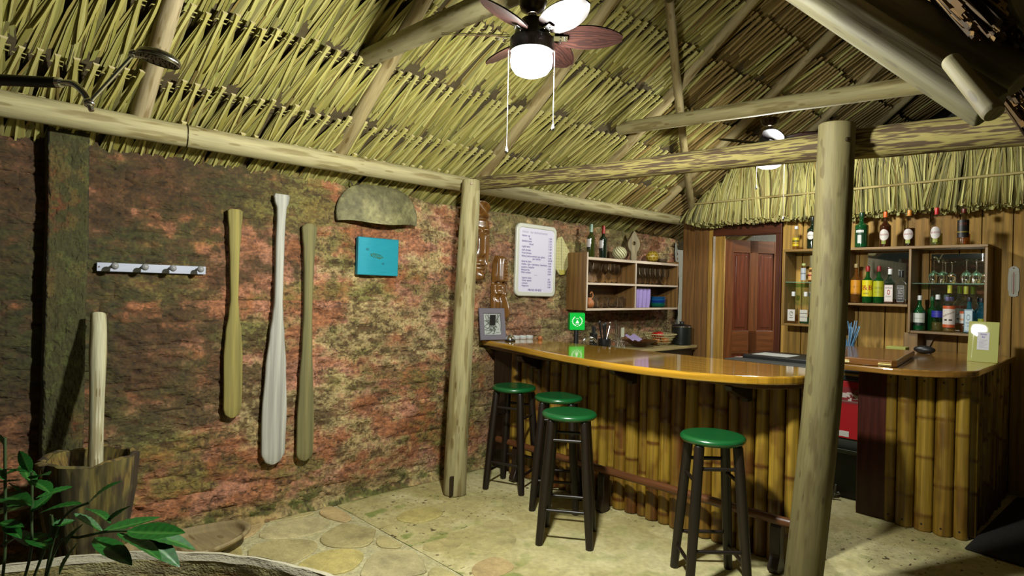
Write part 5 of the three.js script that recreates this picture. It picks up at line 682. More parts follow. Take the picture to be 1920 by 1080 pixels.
// ---------------------------------------------------------------- back bar rack on the plank wall
const rackWood = wood([0.34, 0.185, 0.04], { rough: 0.42 });
{
  const t = thing('back_bar_rack', 'stepped wooden bottle rack of three bays with mirrors on the plank wall', 'shelf', [5.715, 0, 0]); const D = 0.255, T = 0.02;
  part('top_board', box2(0, D, 1.862, 1.885, 1.43, 2.94), rackWood, t);
  for (const [z, y0] of [[1.43, 1.19], [1.945, 1.19], [2.43, 1.19], [2.92, 1.19]]) part('upright', box2(0.001, D, y0, 1.8615, z, z + T), rackWood, t);
  for (const [a, b, y] of [[1.45, 1.945, 1.19], [1.965, 2.43, 1.395], [2.45, 2.92, 1.19]]) part('shelf_board', box2(0, D, y, y + T, a + 0.0005, b - 0.0005), rackWood, t);
  const mir = mat([0.86, 0.88, 0.86], { rough: 0.02, metal: 1 }); for (const [a, b, y0, y1] of [[1.57, 1.94, 1.215, 1.84], [2.06, 2.425, 1.42, 1.85], [2.53, 2.915, 1.215, 1.83]]) part('mirror', box2(D - 0.004, D, y0, y1, a, b, { r: 0.001 }), mir, t);
  const gs = mat([0.55, 0.85, 0.7], { rough: 0.05, transmission: 0.85, thickness: 0 }); for (const [a, b] of [[1.452, 1.943], [2.452, 2.918]]) part('glass_shelf', box2(0.02, D - 0.006, 1.583, 1.589, a, b, { r: 0.001 }), gs, t);
  part('support_board', box2(0.02, D, 0.86, 1.1895, 2.4, 2.5), rackWood, t); part('curved_bracket', uvBox(extrude([[0, 0], [0.12, 0], [0.06, -0.05], [0.03, -0.12], [0, -0.2]], 0.02, { bevel: 0.002 }).rotateY(-PI / 2).translate(D, 1.19, 2.5), 'y'), rackWood, t);
}
{
  const Y = 1.8855, X = 5.79, top = (l, z, R, H, g, o) => bottle(l, [X, Y, z], R, H, g, o);
  top('small clear bottle of golden drink with a yellow label, first on the rack top', 1.515, 0.031, 0.215, G.clear, { liquid: liq([0.62, 0.36, 0.05]), level: 0.5, cap: WH, capH: 0.13, tex: paper('#d8c020', [['', 60, '', '#5a5510', 40], ['', 120, '', '#8a2a10', 18]]), band: [0.14, 0.5] });
  top('black bottle with a round brown label on the rack top beside the right log post', 1.655, 0.042, 0.29, G.dark, { cap: [0.02, 0.02, 0.02], tex: ovalTex('BAILEYS', '#3a2a10', null), band: [0.22, 0.56], arcA: 1.8 });
  top('large green vermouth bottle with a small white label on the rack top', 2.06, 0.052, 0.3, G.deepgreen, { cap: [0.01, 0.05, 0.02], shape: { sh: 0.6, nk: 0.016 }, tex: label(160, 200, (x, w, h) => { x.clearRect(0, 0, w, h); x.fillStyle = '#0a3a18'; x.fillRect(0, 0, w, h); x.fillStyle = '#d8dcd4'; x.fillRect(w * 0.3, h * 0.42, w * 0.38, h * 0.58); x.fillRect(w * 0.1, h * 0.06, w * 0.8, h * 0.18); }), band: [0.12, 0.52], arcA: 1.5 });
  top('dark red vermouth bottle with an orange cap and white oval label on the rack top', 2.239, 0.043, 0.295, G.brown, { cap: [0.85, 0.16, 0.02], capH: 0.16, tex: ovalTex('MARTINI', '#a02020', '#8a9020'), band: [0.08, 0.52], arcA: 1.9, shape: { sh: 0.56 } });
  top('clear amber vermouth bottle with an orange cap and white oval label on the rack top', 2.412, 0.043, 0.295, G.clear, { liquid: liq([0.16, 0.07, 0.02]), level: 0.5, cap: [0.8, 0.3, 0.03], capH: 0.16, tex: ovalTex('MARTINI', '#a02020', '#a8b040'), band: [0.08, 0.5], arcA: 1.9 });
  top('clear vermouth bottle with a bright red cap and white oval label on the rack top', 2.598, 0.043, 0.3, G.clear, { liquid: liq([0.5, 0.48, 0.14]), level: 0.32, cap: [0.7, 0.02, 0.02], capH: 0.18, tex: ovalTex('MARTINI', '#a02020', '#a8b040'), band: [0.08, 0.52], arcA: 1.9 });
  top('clear rum bottle with a black label, last on the rack top', 2.775, 0.044, 0.28, G.clear, { liquid: liq([0.55, 0.28, 0.05]), level: 0.3, cap: [0.2, 0.03, 0.02], tex: paper('#1c1410', [['RUM', 60, 'bold 40px serif', '#7a3020'], ['', 130, '', '#8a7a20', 14]]), band: [0.2, 0.68], arcA: 2.0, square: false });
  const m = (l, z, R, H, g, o) => bottle(l, [5.82, 1.4155, z], R, H * 1.1, g, o);
  m('amber whisky bottle with an orange label, leftmost in the middle bay', 2.016, 0.041, 0.305, G.amber, { liquid: liq([0.5, 0.2, 0.03]), level: 0.6, cap: [0.35, 0.25, 0.1], capH: 0.1, tex: paper('#d8921c', [['', 90, '', '#a86a10', 4], ['I', 110, 'bold 40px serif', '#6a4010'], ['', 178, '', '#a86a10', 22]]), band: [0.22, 0.58], arcA: 2.6 });
  m('green whisky bottle with a yellow label and big red letters in the middle bay', 2.107, 0.041, 0.285, G.green, { liquid: liq([0.10, 0.30, 0.03]), level: 0.55, cap: [0.4, 0.02, 0.02], capH: 0.14, tex: paper('#e6d414', [['J&B', 120, 'bold 78px serif', '#b02818'], ['RARE', 170, 'bold 22px serif', '#303010']]), band: [0.18, 0.62], arcA: 2.6 });
  m('green bottle with a yellow-green label and a dark red cap in the middle bay', 2.192, 0.041, 0.285, G.green, { liquid: liq([0.3, 0.4, 0.04]), level: 0.5, cap: [0.3, 0.02, 0.02], capH: 0.14, tex: paper('#b8b81c', [['Cutty', 100, 'bold italic 40px serif', '#6a7420'], ['SCOTS', 150, '24px serif', '#6a7420']]), band: [0.18, 0.6], arcA: 2.6 });
  m('clear bourbon bottle with a white label and red rosette in the middle bay', 2.275, 0.04, 0.265, G.clear, { liquid: liq([0.4, 0.14, 0.02]), level: 0.14, cap: WH, capH: 0.16, square: true, tex: label(160, 200, (x, w, h) => { x.fillStyle = '#e6dcd4'; x.fillRect(0, 0, w, h); txt(x, 'JIM BEAM', w / 2, 44, 'bold 26px serif', '#402020'); x.strokeStyle = '#b03020'; x.lineWidth = 12; x.beginPath(); x.arc(w / 2, 88, 24, 0, 7); x.stroke(); txt(x, 'BOURBON', w / 2, 146, '22px serif', '#402020'); x.strokeStyle = '#803030'; x.lineWidth = 4; x.strokeRect(5, 5, w - 10, h - 10); }), band: [0.06, 0.54] });
  m('square whiskey bottle with a black label and black cap in the middle bay', 2.358, 0.033, 0.25, G.clear, { liquid: liq([0.4, 0.14, 0.02]), level: 0.14, cap: [0.015, 0.015, 0.015], capH: 0.2, square: true, tex: label(160, 200, (x, w, h) => { x.fillStyle = '#161412'; x.fillRect(0, 0, w, h); txt(x, "JACK DANIEL'S", w / 2, 40, 'bold 20px serif', '#d8d4c8'); x.strokeStyle = '#d8d4c8'; x.lineWidth = 4; x.strokeRect(38, 56, 84, 44); txt(x, 'No.7', w / 2, 88, 'bold 26px serif', '#d8d4c8'); txt(x, 'Tennessee', w / 2, 134, 'italic 24px serif', '#d8d4c8'); txt(x, 'WHISKEY', w / 2, 162, '20px serif', '#d8d4c8'); x.lineWidth = 3; x.strokeRect(6, 6, w - 12, h - 12); }), band: [0.06, 0.56] });
  const rr = (l, x, z, R, H, g, o) => bottle(l, [x, 1.2105, z], R, H, g, o);
  rr('dark green gin bottle with a white label at the left of the right bay', 5.79, 2.495, 0.042, 0.28, G.deepgreen, { cap: WH, capH: 0.13, tex: paper('#d8dcd0', [['Tanqueray', 90, 'italic 23px serif', '#506050'], ['', 150, '', '#0a2410', 50]]), band: [0.14, 0.5], arcA: 2.4, shape: { sh: 0.52 } });
  rr('plain green bottle behind the dark green gin in the right bay', 5.87, 2.565, 0.036, 0.27, G.green, { cap: [0.02, 0.1, 0.03] });
  rr('clear vodka bottle with a blue band in the right bay', 5.83, 2.61, 0.04, 0.29, G.clear, { liquid: liq([0.5, 0.4, 0.1]), level: 0.25, cap: WH, capH: 0.13, tex: paper('#2a2a9a', [['ABSOLUT', 110, 'bold 34px serif', '#5a60c8']]), band: [0.38, 0.56], arcA: 2.6 });
  rr('plain clear bottle behind the others in the right bay', 5.9, 2.66, 0.034, 0.275, G.clear, { cap: [0.3, 0.2, 0.5], tex: paper('#4a3a90', []), band: [0.4, 0.5], arcA: 1.6 });
  rr('clear vodka bottle with a white and orange label and yellow cap in the right bay', 5.79, 2.695, 0.042, 0.365, G.clear, { liquid: liq([0.6, 0.4, 0.1]), level: 0.12, cap: [0.65, 0.58, 0.06], capH: 0.17, tex: label(160, 240, (x, w, h) => { x.fillStyle = '#e2d6cc'; x.fillRect(0, 0, w, h); x.fillStyle = '#c85a28'; x.fillRect(0, 0, w, 34); x.fillRect(0, h - 34, w, 34); x.save(); x.translate(w / 2, h * 0.42); x.rotate(-0.45); txt(x, 'Stolichnaya', 0, 0, 'bold italic 23px serif', '#503018'); x.restore(); x.fillStyle = '#302418'; x.fillRect(40, h * 0.62, 30, 16); x.fillRect(86, h * 0.62, 34, 16); }), band: [0.1, 0.56], arcA: 2.5 });
  rr('clear bottle with a yellow cap and half label next to the orange-labelled vodka', 5.84, 2.79, 0.039, 0.36, G.clear, { liquid: liq([0.5, 0.2, 0.05]), level: 0.2, cap: [0.6, 0.52, 0.06], capH: 0.17, tex: paper('#d8d0c8', [['', 0, '', '#c85a28', 40], ['', 120, '', '#d89a70', 30]]), band: [0.2, 0.46], arcA: 2.0 });
  rr('square blue gin bottle with a pale label in the right bay', 5.78, 2.823, 0.033, 0.275, G.blue, { cap: [0.02, 0.02, 0.03], square: true, tex: label(160, 260, (x, w, h) => { x.fillStyle = '#c8dce0'; x.fillRect(0, 0, w, h); x.strokeStyle = '#506890'; x.lineWidth = 8; x.strokeRect(8, 8, w - 16, h - 16); x.beginPath(); x.arc(w / 2, 92, 30, 0, 7); x.stroke(); txt(x, 'BOMBAY', w / 2, 164, 'bold 22px serif', '#405880'); txt(x, 'GIN', w / 2, 200, 'bold 26px serif', '#405880'); }), band: [0.04, 0.66] });
  rr('turquoise bottle with a yellow sticker against the right side of the right bay', 5.86, 2.885, 0.03, 0.27, G.blue, { cap: [0.02, 0.02, 0.03], tex: paper('#c8c820', []), band: [0.28, 0.42], arcA: 1.2 });
  rr('clear rum bottle with a white round-printed label at the left of the left bay', 5.79, 1.502, 0.042, 0.29, G.clear, { liquid: liq([0.55, 0.26, 0.03]), level: 0.26, cap: WH, capH: 0.14, square: true, tex: label(160, 180, (x, w, h) => { x.fillStyle = '#dcd8d0'; x.fillRect(0, 0, w, h); x.strokeStyle = '#303030'; x.lineWidth = 9; x.beginPath(); x.arc(w / 2, 66, 32, 0.6, 6.4); x.stroke(); x.beginPath(); x.moveTo(w / 2, 60); x.lineTo(w / 2 + 30, 46); x.stroke(); x.fillStyle = '#605850'; x.fillRect(40, 124, 80, 10); }), band: [0.08, 0.44] });
  rr('clear rum bottle with a white label partly behind the right log post', 5.79, 1.611, 0.042, 0.29, G.clear, { liquid: liq([0.1, 0.3, 0.1]), level: 0.2, cap: WH, capH: 0.14, square: true, tex: paper('#d0ccc0', [['', 60, '', '#303030', 10], ['', 120, '', '#303030', 8]]), band: [0.08, 0.44] });
  bottle('small clear bottle with a pale label on the left glass shelf', [5.82, 1.5895, 1.577], 0.024, 0.17, G.clear, { cap: [0.5, 0.55, 0.2], tex: paper('#b8bcc0', [['', 80, '', '#788088', 20]]), band: [0.1, 0.75] });
  bottle('small amber bottle on the left glass shelf beside the post', [5.84, 1.5895, 1.632], 0.022, 0.13, G.amber, { cap: [0.6, 0.3, 0.06], tex: paper('#d8a060', [['', 60, '', '#902010', 40]]), band: [0.15, 0.7] });
  [2.59, 2.64, 2.8, 2.857].forEach((z, i) => { const x = 5.78 + 0.03 * (i % 2); const g = wine.clone().rotateX(PI).translate(0, 0.186, 0); single('wine_glass', g, crystal, `upturned wine glass on the glass shelf of the right bay, ${['first', 'second', 'third', 'last'][i]} from the left`, 'glass', [x, 1.5895, z], 'upturned wine glasses on the glass shelf'); });
}
// ---------------------------------------------------------------- things along the back counter and the bar tops
{
  const t = thing('work_counter', 'pale-topped work counter along the brick wall behind the bar', 'counter', [3.8, 0, 0.015]);
  part('worktop', box2(0, 2.13, 0.89, 0.92, 0.01, 0.45, { along: 'x' }), wood([0.55, 0.42, 0.17], { rough: 0.45 }), t); part('carcass', merge(box2(0.02, 2.1, 0, 0.885, 0.39, 0.41, { along: 'y' }), box2(0.02, 0.04, 0, 0.885, 0.015, 0.4), box2(2.08, 2.1, 0, 0.885, 0.015, 0.4)), darkWood, t);
  for (const x of [1.3, 1.75]) part('cupboard_knob', new THREE.SphereGeometry(0.012, 10, 8).translate(x, 0.8, 0.42), chrome, t);
}
{
  const gt = canvasTex(256, 300, (x, w, h) => { x.fillStyle = '#12b23c'; x.fillRect(0, 0, w, h); x.strokeStyle = '#e8f4e8'; x.fillStyle = '#e8f4e8'; x.lineWidth = 7; for (const s of [-1, 1]) { x.beginPath(); x.arc(w / 2, h * 0.48, 78, s > 0 ? -1.1 : PI + 1.1, s > 0 ? 1.3 : PI - 1.3, s < 0); x.stroke(); for (let k = 0; k < 7; k++) { const a = (s > 0 ? -1.0 + k * 0.36 : PI + 1.0 - k * 0.36); x.beginPath(); x.ellipse(w / 2 + 88 * Math.cos(a), h * 0.48 + 88 * Math.sin(a), 13, 5, a + 1.2, 0, 7); x.fill(); } } x.textAlign = 'center'; x.font = 'bold 24px sans-serif'; x.fillText('BAR', w / 2, h * 0.36); x.beginPath(); x.moveTo(w / 2, h * 0.4); x.lineTo(w / 2 + 34, h * 0.6); x.lineTo(w / 2 - 34, h * 0.6); x.fill(); x.fillRect(w / 2 - 26, h * 0.64, 52, 8); x.font = 'bold 20px sans-serif'; x.fillText('EST', w / 2, h * 0.82); });
  const t = thing('tap_sign', 'green illuminated emblem sign with a white laurel wreath on a black stem', 'sign', [4.155, 0.921, 0.3], -0.55);
  part('housing', box(0.155, 0.16, 0.05, 0, 0.275, 0, { r: 0.02 }), mat([0.004, 0.22, 0.03], { rough: 0.3 }), t); part('emblem_panel', new THREE.PlaneGeometry(0.135, 0.145).translate(0, 0.275, 0.0262), mat(0xffffff, { rough: 0.25, map: gt, emissive: 0xffffff, emissiveMap: gt, emissiveIntensity: 0.14 }), t, 'glowing green panel with white wreath');
  part('stem', merge(rod(V(0, 0, 0), V(0, 0.2, 0), 0.024, 0.02, 16), rod(V(0, 0, 0), V(0, 0.012, 0), 0.05, 0.045, 20)), blackPlastic, t);
  const f = thing('faucet', 'curved chrome tap beside the green emblem sign', 'faucet', [4.3, 0.921, 0.3]); part('spout', merge(tube([V(-0.06, 0, 0), V(-0.06, 0.08, 0), V(-0.035, 0.12, 0.02), V(0.02, 0.125, 0.05), V(0.055, 0.09, 0.07)], 0.011, 24, 10), rod(V(-0.06, 0, 0), V(-0.06, 0.03, 0), 0.022, 0.018, 16)), chrome, f); part('lever', rod(V(-0.06, 0.03, 0), V(-0.1, 0.05, 0.02), 0.005, 0.005, 8), chrome, f);
}
{
  const tools = [['handled bar knife block tool, black, first left in the tool row', 4.46, 0.24, 0], ['black bottle opener lying spread in the tool row', 4.58, 0.22, 1], ['black handled corkscrew in the tool row', 4.68, 0.21, 1], ['chrome ice tongs standing in the tool row', 4.83, 0.25, 2]];
  const k1 = thing('knife_holder', 'black knife holder with white printing on the work counter', 'knife holder', [4.46, 0.921, 0.25]); part('block', box(0.06, 0.16, 0.05, 0, 0.08, 0, { r: 0.006 }), blackPlastic, k1); part('knife_handle', merge(rod(V(-0.015, 0.16, 0), V(-0.018, 0.225, 0), 0.009, 0.011, 10), rod(V(0.012, 0.16, 0), V(0.016, 0.215, 0), 0.009, 0.011, 10)), blackPlastic, k1); part('print', merge([0.04, 0.065, 0.09].map((y) => box(0.003, 0.012, 0.03, -0.0305, y, 0, { r: 0.001 }))), mat([0.5, 0.5, 0.5]), k1);
  const k2 = thing('utensil_caddy', 'black caddy of bar utensils beside the chrome tongs', 'utensil holder', [4.62, 0.921, 0.25]); part('caddy', lathe([[0, 0], [0.055, 0], [0.06, 0.1], [0.056, 0.1], [0.05, 0.006]], 20), blackPlastic, k2); [[-0.03, 0.05, -0.09, 0.25], [0.02, 0.05, 0.0, 0.23], [0.0, 0.05, -0.03, 0.22], [0.02, 0.05, 0.07, 0.235]].forEach(([a, b, c, d], i) => part('utensil', merge(rod(V(a, b, 0), V(c, d, 0.01), 0.006, 0.009, 8), new THREE.SphereGeometry(0.017, 10, 8).scale(1, 1.5, 0.5).translate(c, d, 0.01)), i === 3 ? chrome : blackPlastic, k2));
  const k3 = thing('cutlery_holder', 'chrome tongs and spoons standing in a small rack', 'utensil holder', [4.83, 0.921, 0.25]); part('rack', merge(tube([V(-0.07, 0.07, -0.03), V(0.07, 0.07, -0.03), V(0.07, 0.07, 0.03), V(-0.07, 0.07, 0.03)], 0.003, 40, 6, true), ...[[-0.07, -0.03], [0.07, -0.03], [0.07, 0.03], [-0.07, 0.03]].map(([x, z]) => rod(V(x, 0, z), V(x, 0.08, z), 0.003, 0.003, 6))), chrome, k3); for (const [a, c, d] of [[-0.03, -0.045, 0.27], [0.0, -0.015, 0.25], [0.02, 0.03, 0.22]]) part('tongs', merge(rod(V(a, 0.003, 0), V(c, d, 0), 0.006, 0.009, 8), rod(V(a + 0.05, 0.003, 0.02), V(c, d * 0.55, 0), 0.005, 0.006, 8)), chrome, k3); part('card', box(0.05, 0.09, 0.003, 0.075, 0.15, 0, { r: 0.001 }), mat([0.55, 0.56, 0.42]), k3);
}
{
  const b = thing('wooden_bowl', 'low dark wooden bowl with lilac napkins in front of the fruit basket', 'bowl', [5.18, 0.921, 0.26]); part('bowl', lathe([[0, 0.004], [0.05, 0], [0.06, 0.006], [0.13, 0.045], [0.175, 0.062], [0.172, 0.066], [0.12, 0.052], [0.05, 0.012], [0, 0.01]], 32), wood([0.16, 0.06, 0.018], { rough: 0.3 }), b);
  single('napkin', grid(6, 6, (u, v) => [(u - 0.5) * 0.16, 0.03 + 0.05 * (1 - v) + 0.01 * Math.sin(u * 8), (v - 0.5) * 0.1]), mat([0.36, 0.28, 0.5], { rough: 0.8 }), 'folded lilac napkin sticking out of the dark wooden bowl', 'napkin', [5.1, 0.955, 0.24]);
  const k = thing('fruit_basket', 'open wire-woven basket of red fruit on the work counter', 'basket', [5.52, 0.921, 0.27]); const wire = mat([0.5, 0.42, 0.18], { rough: 0.6 }); const ringR = (y) => 0.075 + 0.09 * Math.pow(y / 0.115, 0.8);
  for (const y of [0.004, 0.03, 0.06, 0.09, 0.115]) part('hoop', new THREE.TorusGeometry(ringR(y), y > 0.1 ? 0.006 : 0.0035, 6, 36).rotateX(PI / 2).translate(0, y, 0), wire, k); part('woven_stake', merge(Array.from({ length: 34 }, (_, i) => { const a = i / 34 * 2 * PI, a2 = a + 0.25; return rod(V(ringR(0.004) * Math.cos(a), 0.004, ringR(0.004) * Math.sin(a)), V(ringR(0.115) * Math.cos(a2), 0.115, ringR(0.115) * Math.sin(a2)), 0.003, 0.003, 5); })), wire, k); part('base', rod(V(0, 0, 0), V(0, 0.006, 0), 0.078, 0.078, 28), wire, k);
  const apple = lathe([[0, 0.008], [0.015, 0], [0.034, 0.016], [0.04, 0.038], [0.032, 0.06], [0.012, 0.066], [0, 0.06]], 20), am = mat([0.5, 0.015, 0.01], { rough: 0.25 }), om = mat([0.6, 0.16, 0.02], { rough: 0.4 }); const spots = [[-0.07, 0.01, 0.0], [0.02, 0.01, 0.05], [0.06, 0.01, -0.04], [-0.02, 0.01, -0.05], [-0.075, 0.07, 0.02], [-0.005, 0.072, 0.0], [0.02, 0.06, -0.07]], nm = ['lower left', 'lower front', 'lower right', 'lower back', 'top left', 'top middle', 'top back'];
  spots.forEach(([x, y, z], i) => { const a = thing('red_fruit', `${i < 4 ? 'orange-red' : 'bright red'} fruit in the wire basket, ${nm[i]} one`, 'fruit', [5.52 + x, 0.921 + y, 0.27 + z], 0, 'fruit in the wire basket'); part('flesh', apple, i < 4 ? om : am, a); part('stalk', rod(V(0, 0.06, 0), V(0.004, 0.075, 0), 0.0015, 0.0015, 5), bronze, a); });
  const u = thing('drinks_urn', 'tall black cylindrical pot with a metal-rimmed lid in the corner', 'pot', [5.79, 0.921, 0.36]); part('pot', lathe([[0, 0], [0.1, 0], [0.105, 0.01], [0.105, 0.185], [0.1, 0.19], [0, 0.19]], 32), mat([0.012, 0.016, 0.012], { rough: 0.3 }), u); part('rim', new THREE.TorusGeometry(0.106, 0.005, 8, 36).rotateX(PI / 2).translate(0, 0.19, 0), chrome, u); part('lid', lathe([[0.104, 0.192], [0.09, 0.205], [0.03, 0.215], [0.02, 0.225], [0.028, 0.24], [0, 0.245]], 28), blackPlastic, u);
}
{ // on the long bar top
  const T = 1.0505, art = canvasTex(200, 260, (x, w, h) => { x.fillStyle = '#b8bcb4'; x.fillRect(0, 0, w, h); const r = rng(9); x.strokeStyle = '#4a5048'; for (let i = 0; i < 26; i++) { x.lineWidth = 2 + 5 * r(); x.beginPath(); x.moveTo(w * r(), h * r()); x.bezierCurveTo(w * r(), h * r(), w * r(), h * r(), w * r(), h * r()); x.stroke(); } });
  const f = thing('picture_frame', 'lilac-grey framed black-and-white picture standing at the left end of the bar top', 'picture frame', [3.33, T, 0.13], -0.3); const inner = new THREE.Group(); f.add(inner); inner.name = 'leaning_frame'; inner.rotation.x = -0.2; inner.position.y = 0.006;
  part('frame_moulding', extrude([[-0.11, 0], [0.11, 0], [0.11, 0.25], [-0.11, 0.25]], 0.012, { bevel: 0.004, holes: [[[-0.078, 0.035], [-0.078, 0.215], [0.078, 0.215], [0.078, 0.035]]] }), mat([0.16, 0.14, 0.17], { rough: 0.5 }), inner); part('print', new THREE.PlaneGeometry(0.16, 0.184).translate(0, 0.125, 0.006), mat(0xffffff, { rough: 0.4, map: art }), inner); part('easel_back', box(0.05, 0.2, 0.004, 0, 0.1, -0.02).rotateX(0.25).translate(0, 0, -0.005), blackPlastic, inner);
  const b = thing('counter_bell', 'chrome call bell with a black base on the bar top', 'bell', [3.42, T, 0.235]); part('base', lathe([[0, 0], [0.043, 0], [0.043, 0.01], [0.036, 0.014], [0, 0.014]], 28), blackPlastic, b); part('dome', lathe([[0.038, 0.014], [0.036, 0.026], [0.026, 0.042], [0.008, 0.05], [0, 0.05]], 28), chrome, b); part('button', lathe([[0.004, 0.05], [0.004, 0.058], [0.008, 0.06], [0.006, 0.065], [0, 0.066]], 14), chrome, b);
  const dish = lathe([[0, 0.004], [0.022, 0], [0.028, 0.003], [0.034, 0.03], [0.031, 0.03], [0.024, 0.009], [0, 0.008]], 20); for (let i = 0; i < 3; i++) single('glass_dish', dish, mat([0.75, 0.78, 0.78], { rough: 0.08, transmission: 0.6, thickness: 0 }), ['small clear glass dish in the row behind the call bell, nearest the bell', 'small clear glass dish in the middle of the row behind the call bell', 'small clear glass dish in the row behind the call bell, nearest the orange shaker'][i], 'dish', [3.58 + i * 0.062, T, 0.14 + i * 0.016], 'row of glass dishes on the bar');
  single('shaker', lathe([[0, 0], [0.018, 0], [0.02, 0.02], [0.015, 0.03], [0, 0.034]], 16), mat([0.5, 0.16, 0.05], { rough: 0.4 }), 'small orange-red shaker on the bar beside the glass dishes', 'shaker', [3.72, T, 0.28]);
}
{ // cooler, straws and small things between the bar ends
  const c = thing('chest_cooler', 'black-lidded red chest cooler between the two bar counters', 'cooler', [4.86, 0, 1.32]); const red = mat([0.46, 0.008, 0.012], { rough: 0.35 }), grey = mat([0.05, 0.055, 0.05], { rough: 0.5 });
  part('base_cabinet', box2(0.03, 0.68, 0.05, 0.44, 0, 1.05), mat([0.02, 0.028, 0.016], { rough: 0.6 }), c); part('plinth', box2(0.04, 0.66, 0, 0.05, 0.01, 1.04), blackPlastic, c); part('base_ledge', box2(0.0, 0.05, 0.33, 0.36, 0, 1.05), mat([0.06, 0.075, 0.04], { rough: 0.5 }), c);
  part('red_front', box2(0, 0.68, 0.441, 0.86, 0, 1.05, { r: 0.008 }), red, c); part('top_rim', box2(-0.015, 0.7, 0.861, 0.91, -0.015, 1.06, { r: 0.01 }), blackPlastic, c); part('lid', box2(0.2, 0.68, 0.911, 0.96, 0.06, 1.0, { r: 0.012 }), blackPlastic, c, 'black sliding lid'); part('lid_tray', box2(0.0, 0.19, 0.911, 0.93, 0.0, 1.05, { r: 0.006 }), grey, c); part('gold_trim', box2(-0.02, -0.0155, 0.9, 0.915, 0.0, 1.05, { r: 0.001 }), brass, c);
  part('lid_paper', box2(0.25, 0.5, 0.9605, 0.9625, 0.12, 0.42, { r: 0.0005 }), mat([0.55, 0.55, 0.5]), c); part('lid_paper', box2(0.25, 0.5, 0.9605, 0.9625, 0.86, 0.97, { r: 0.0005 }), mat([0.62, 0.64, 0.62]), c);
  part('white_label', box2(-0.002, 0, 0.455, 0.495, 0.87, 0.97, { r: 0.0005 }), mat([0.6, 0.58, 0.52]), c, 'white paper label'); const wo = canvasTex(256, 128, (x, w, h) => { x.fillStyle = '#8a0a10'; x.fillRect(0, 0, w, h); const r = rng(5); x.fillStyle = '#d8c8c0'; for (let i = 0; i < 70; i++) x.fillRect(r() * w * 0.95, h * 0.35 + r() * h * 0.35 + 10 * Math.sin(i), 8 + r() * 26, 4 + r() * 16); x.fillStyle = '#7a6a60'; x.fillRect(20, h * 0.82, w - 20, 9); x.strokeStyle = '#6a5a40'; x.lineWidth = 10; x.beginPath(); x.arc(w * 0.84, h * 0.3, 16, 0, 7); x.stroke(); });
  const g = new THREE.PlaneGeometry(0.26, 0.12).rotateY(-PI / 2).translate(-0.0012, 0.755, 0.93); part('worn_sticker', g, mat(0xffffff, { rough: 0.5, map: wo }), c, 'worn white sticker on the red front');
  const v = thing('drain_tap', 'small grey drain tap lying at the foot of the cooler', 'tap', [4.8, 0.0, 2.2]); part('body', merge(rod(V(0, 0.025, 0), V(0.02, 0.05, 0.05), 0.014, 0.012, 10), rod(V(0.01, 0.04, 0.02), V(0.0, 0.11, 0.03), 0.008, 0.006, 8), rod(V(0.01, 0.04, 0.02), V(-0.02, 0.1, 0.0), 0.005, 0.004, 8)), mat([0.2, 0.2, 0.18], { rough: 0.5 }), v); part('hose', tube([V(0.02, 0.02, 0.05), V(0.0, 0.012, -0.02), V(0.03, 0.012, -0.1), V(0.1, 0.012, -0.16)], 0.009, 20, 8), mat([0.28, 0.24, 0.2]), v); part('red_valve', new THREE.SphereGeometry(0.018, 12, 8).translate(-0.02, 0.03, -0.03), mat([0.5, 0.12, 0.12]), v);
  const s = thing('straw_cup', 'clear blue cup holding a spray of blue drinking straws', 'straw holder', [5.3, 0.9635, 2.14]); part('cup', lathe([[0, 0.004], [0.032, 0], [0.036, 0.004], [0.043, 0.11], [0.045, 0.112], [0.041, 0.11], [0.033, 0.006]], 24), mat([0.35, 0.62, 0.85], { rough: 0.08, transmission: 0.6, thickness: 0 }), s);
  const sm = [mat([0.12, 0.34, 0.62], { rough: 0.3 }), mat([0.3, 0.5, 0.7], { rough: 0.3 })], r = rng(15); for (let i = 0; i < 26; i++) { const a = r() * 2 * PI, q = 0.03 + r() * 0.09, h = 0.27 + 0.06 * r(); part('straw', rod(V(0.02 * Math.cos(a + 2), 0.008, 0.02 * Math.sin(a + 2)), V(q * Math.cos(a), h - 0.25 * q, q * Math.sin(a)), 0.0035, 0.0035, 6), sm[i % 2], s); }
  const y = thing('sponge_box', 'yellow-green box on the bar top behind the folded hatch', 'box', [5.35, 1.0505, 2.44]); part('carton', box(0.1, 0.05, 0.13, 0, 0.025, 0.02, { r: 0.004 }), mat([0.4, 0.42, 0.08], { rough: 0.6 }), y); const k = thing('sunglasses_case', 'black oval case beside the yellow-green box', 'case', [5.5, 1.0505, 2.6]); part('shell', new THREE.SphereGeometry(0.06, 20, 12).scale(0.6, 0.5, 1.2).translate(0, 0.03, 0), blackPlastic, k);
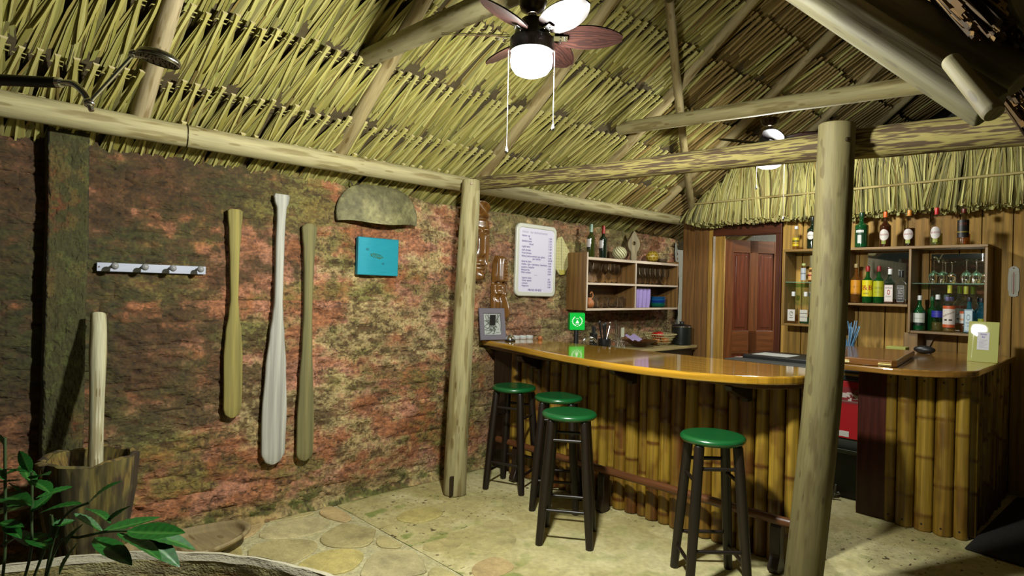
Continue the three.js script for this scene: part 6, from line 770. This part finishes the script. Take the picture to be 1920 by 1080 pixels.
  const a = thing('sign_holder', 'pale green acrylic sign holder with a paper note on the right bar top', 'sign', [5.18, 1.0505, 3.005], -PI / 2 - 0.02); const pt = canvasTex(200, 260, (x, w, h) => { x.fillStyle = '#d8d4d8'; x.fillRect(0, 0, w, h); txt(x, 'Honor', w / 2, 44, 'bold italic 38px sans-serif', '#4030a0'); txt(x, 'Bar', w / 2, 84, 'bold italic 36px sans-serif', '#4030a0'); x.fillStyle = '#8888a8'; for (let i = 0; i < 7; i++) x.fillRect(30, 116 + i * 18, 140 - (i % 3) * 30, 4); });
  part('acrylic_panel', box(0.168, 0.27, 0.006, 0, 0.137, 0, { r: 0.002 }).rotateX(-0.16).translate(0, 0.002, 0.01), mat([0.42, 0.42, 0.07], { rough: 0.6, clearcoat: 1, clearcoatRoughness: 0.012 }), a); part('paper_note', new THREE.PlaneGeometry(0.066, 0.12).translate(0.0, 0.14, 0.0042).rotateX(-0.16).translate(0, 0.002, 0.01), mat(0xffffff, { rough: 0.6, map: pt }), a); part('foot', box(0.168, 0.005, 0.07, 0, 0.0025, -0.02, { r: 0.001 }), mat([0.42, 0.42, 0.07], { rough: 0.06 }), a);
}
{
  const th = canvasTex(96, 300, (x, w, h) => { x.fillStyle = '#b8b49c'; x.fillRect(0, 0, w, h); x.fillStyle = '#4a4636'; x.fillRect(w / 2 - 2, 40, 4, h - 80); for (let i = 0; i < 36; i++) { const y = 44 + i * 6; x.fillRect(w / 2 - 24, y, i % 5 ? 12 : 18, 2); x.fillRect(w / 2 + 10, y, i % 5 ? 12 : 18, 2); } });
  const t = thing('wall_thermometer', 'narrow white wall thermometer on the planks right of the bottle rack', 'thermometer', [5.97, 1.612, 3.06], -PI / 2); part('plate', extrude(smooth([[-0.032, -0.115], [0.032, -0.115], [0.034, 0.09], [0.012, 0.115], [-0.012, 0.115], [-0.034, 0.09]], 1), 0.004, { bevel: 0.001, holes: [arc(0, 0.1, 0.006, 0, 2 * PI, 12).reverse()] }), mat([0.5, 0.49, 0.4], { rough: 0.5 }), t); part('scale', new THREE.PlaneGeometry(0.055, 0.19).translate(0, -0.014, 0.0052), mat(0xffffff, { rough: 0.5, map: th }), t); part('glass_stem', rod(V(0, -0.095, 0.007), V(0, 0.07, 0.007), 0.0025, 0.0025, 8), mat([0.5, 0.1, 0.08], { rough: 0.2 }), t);
}
renderer.render(scene, camera);
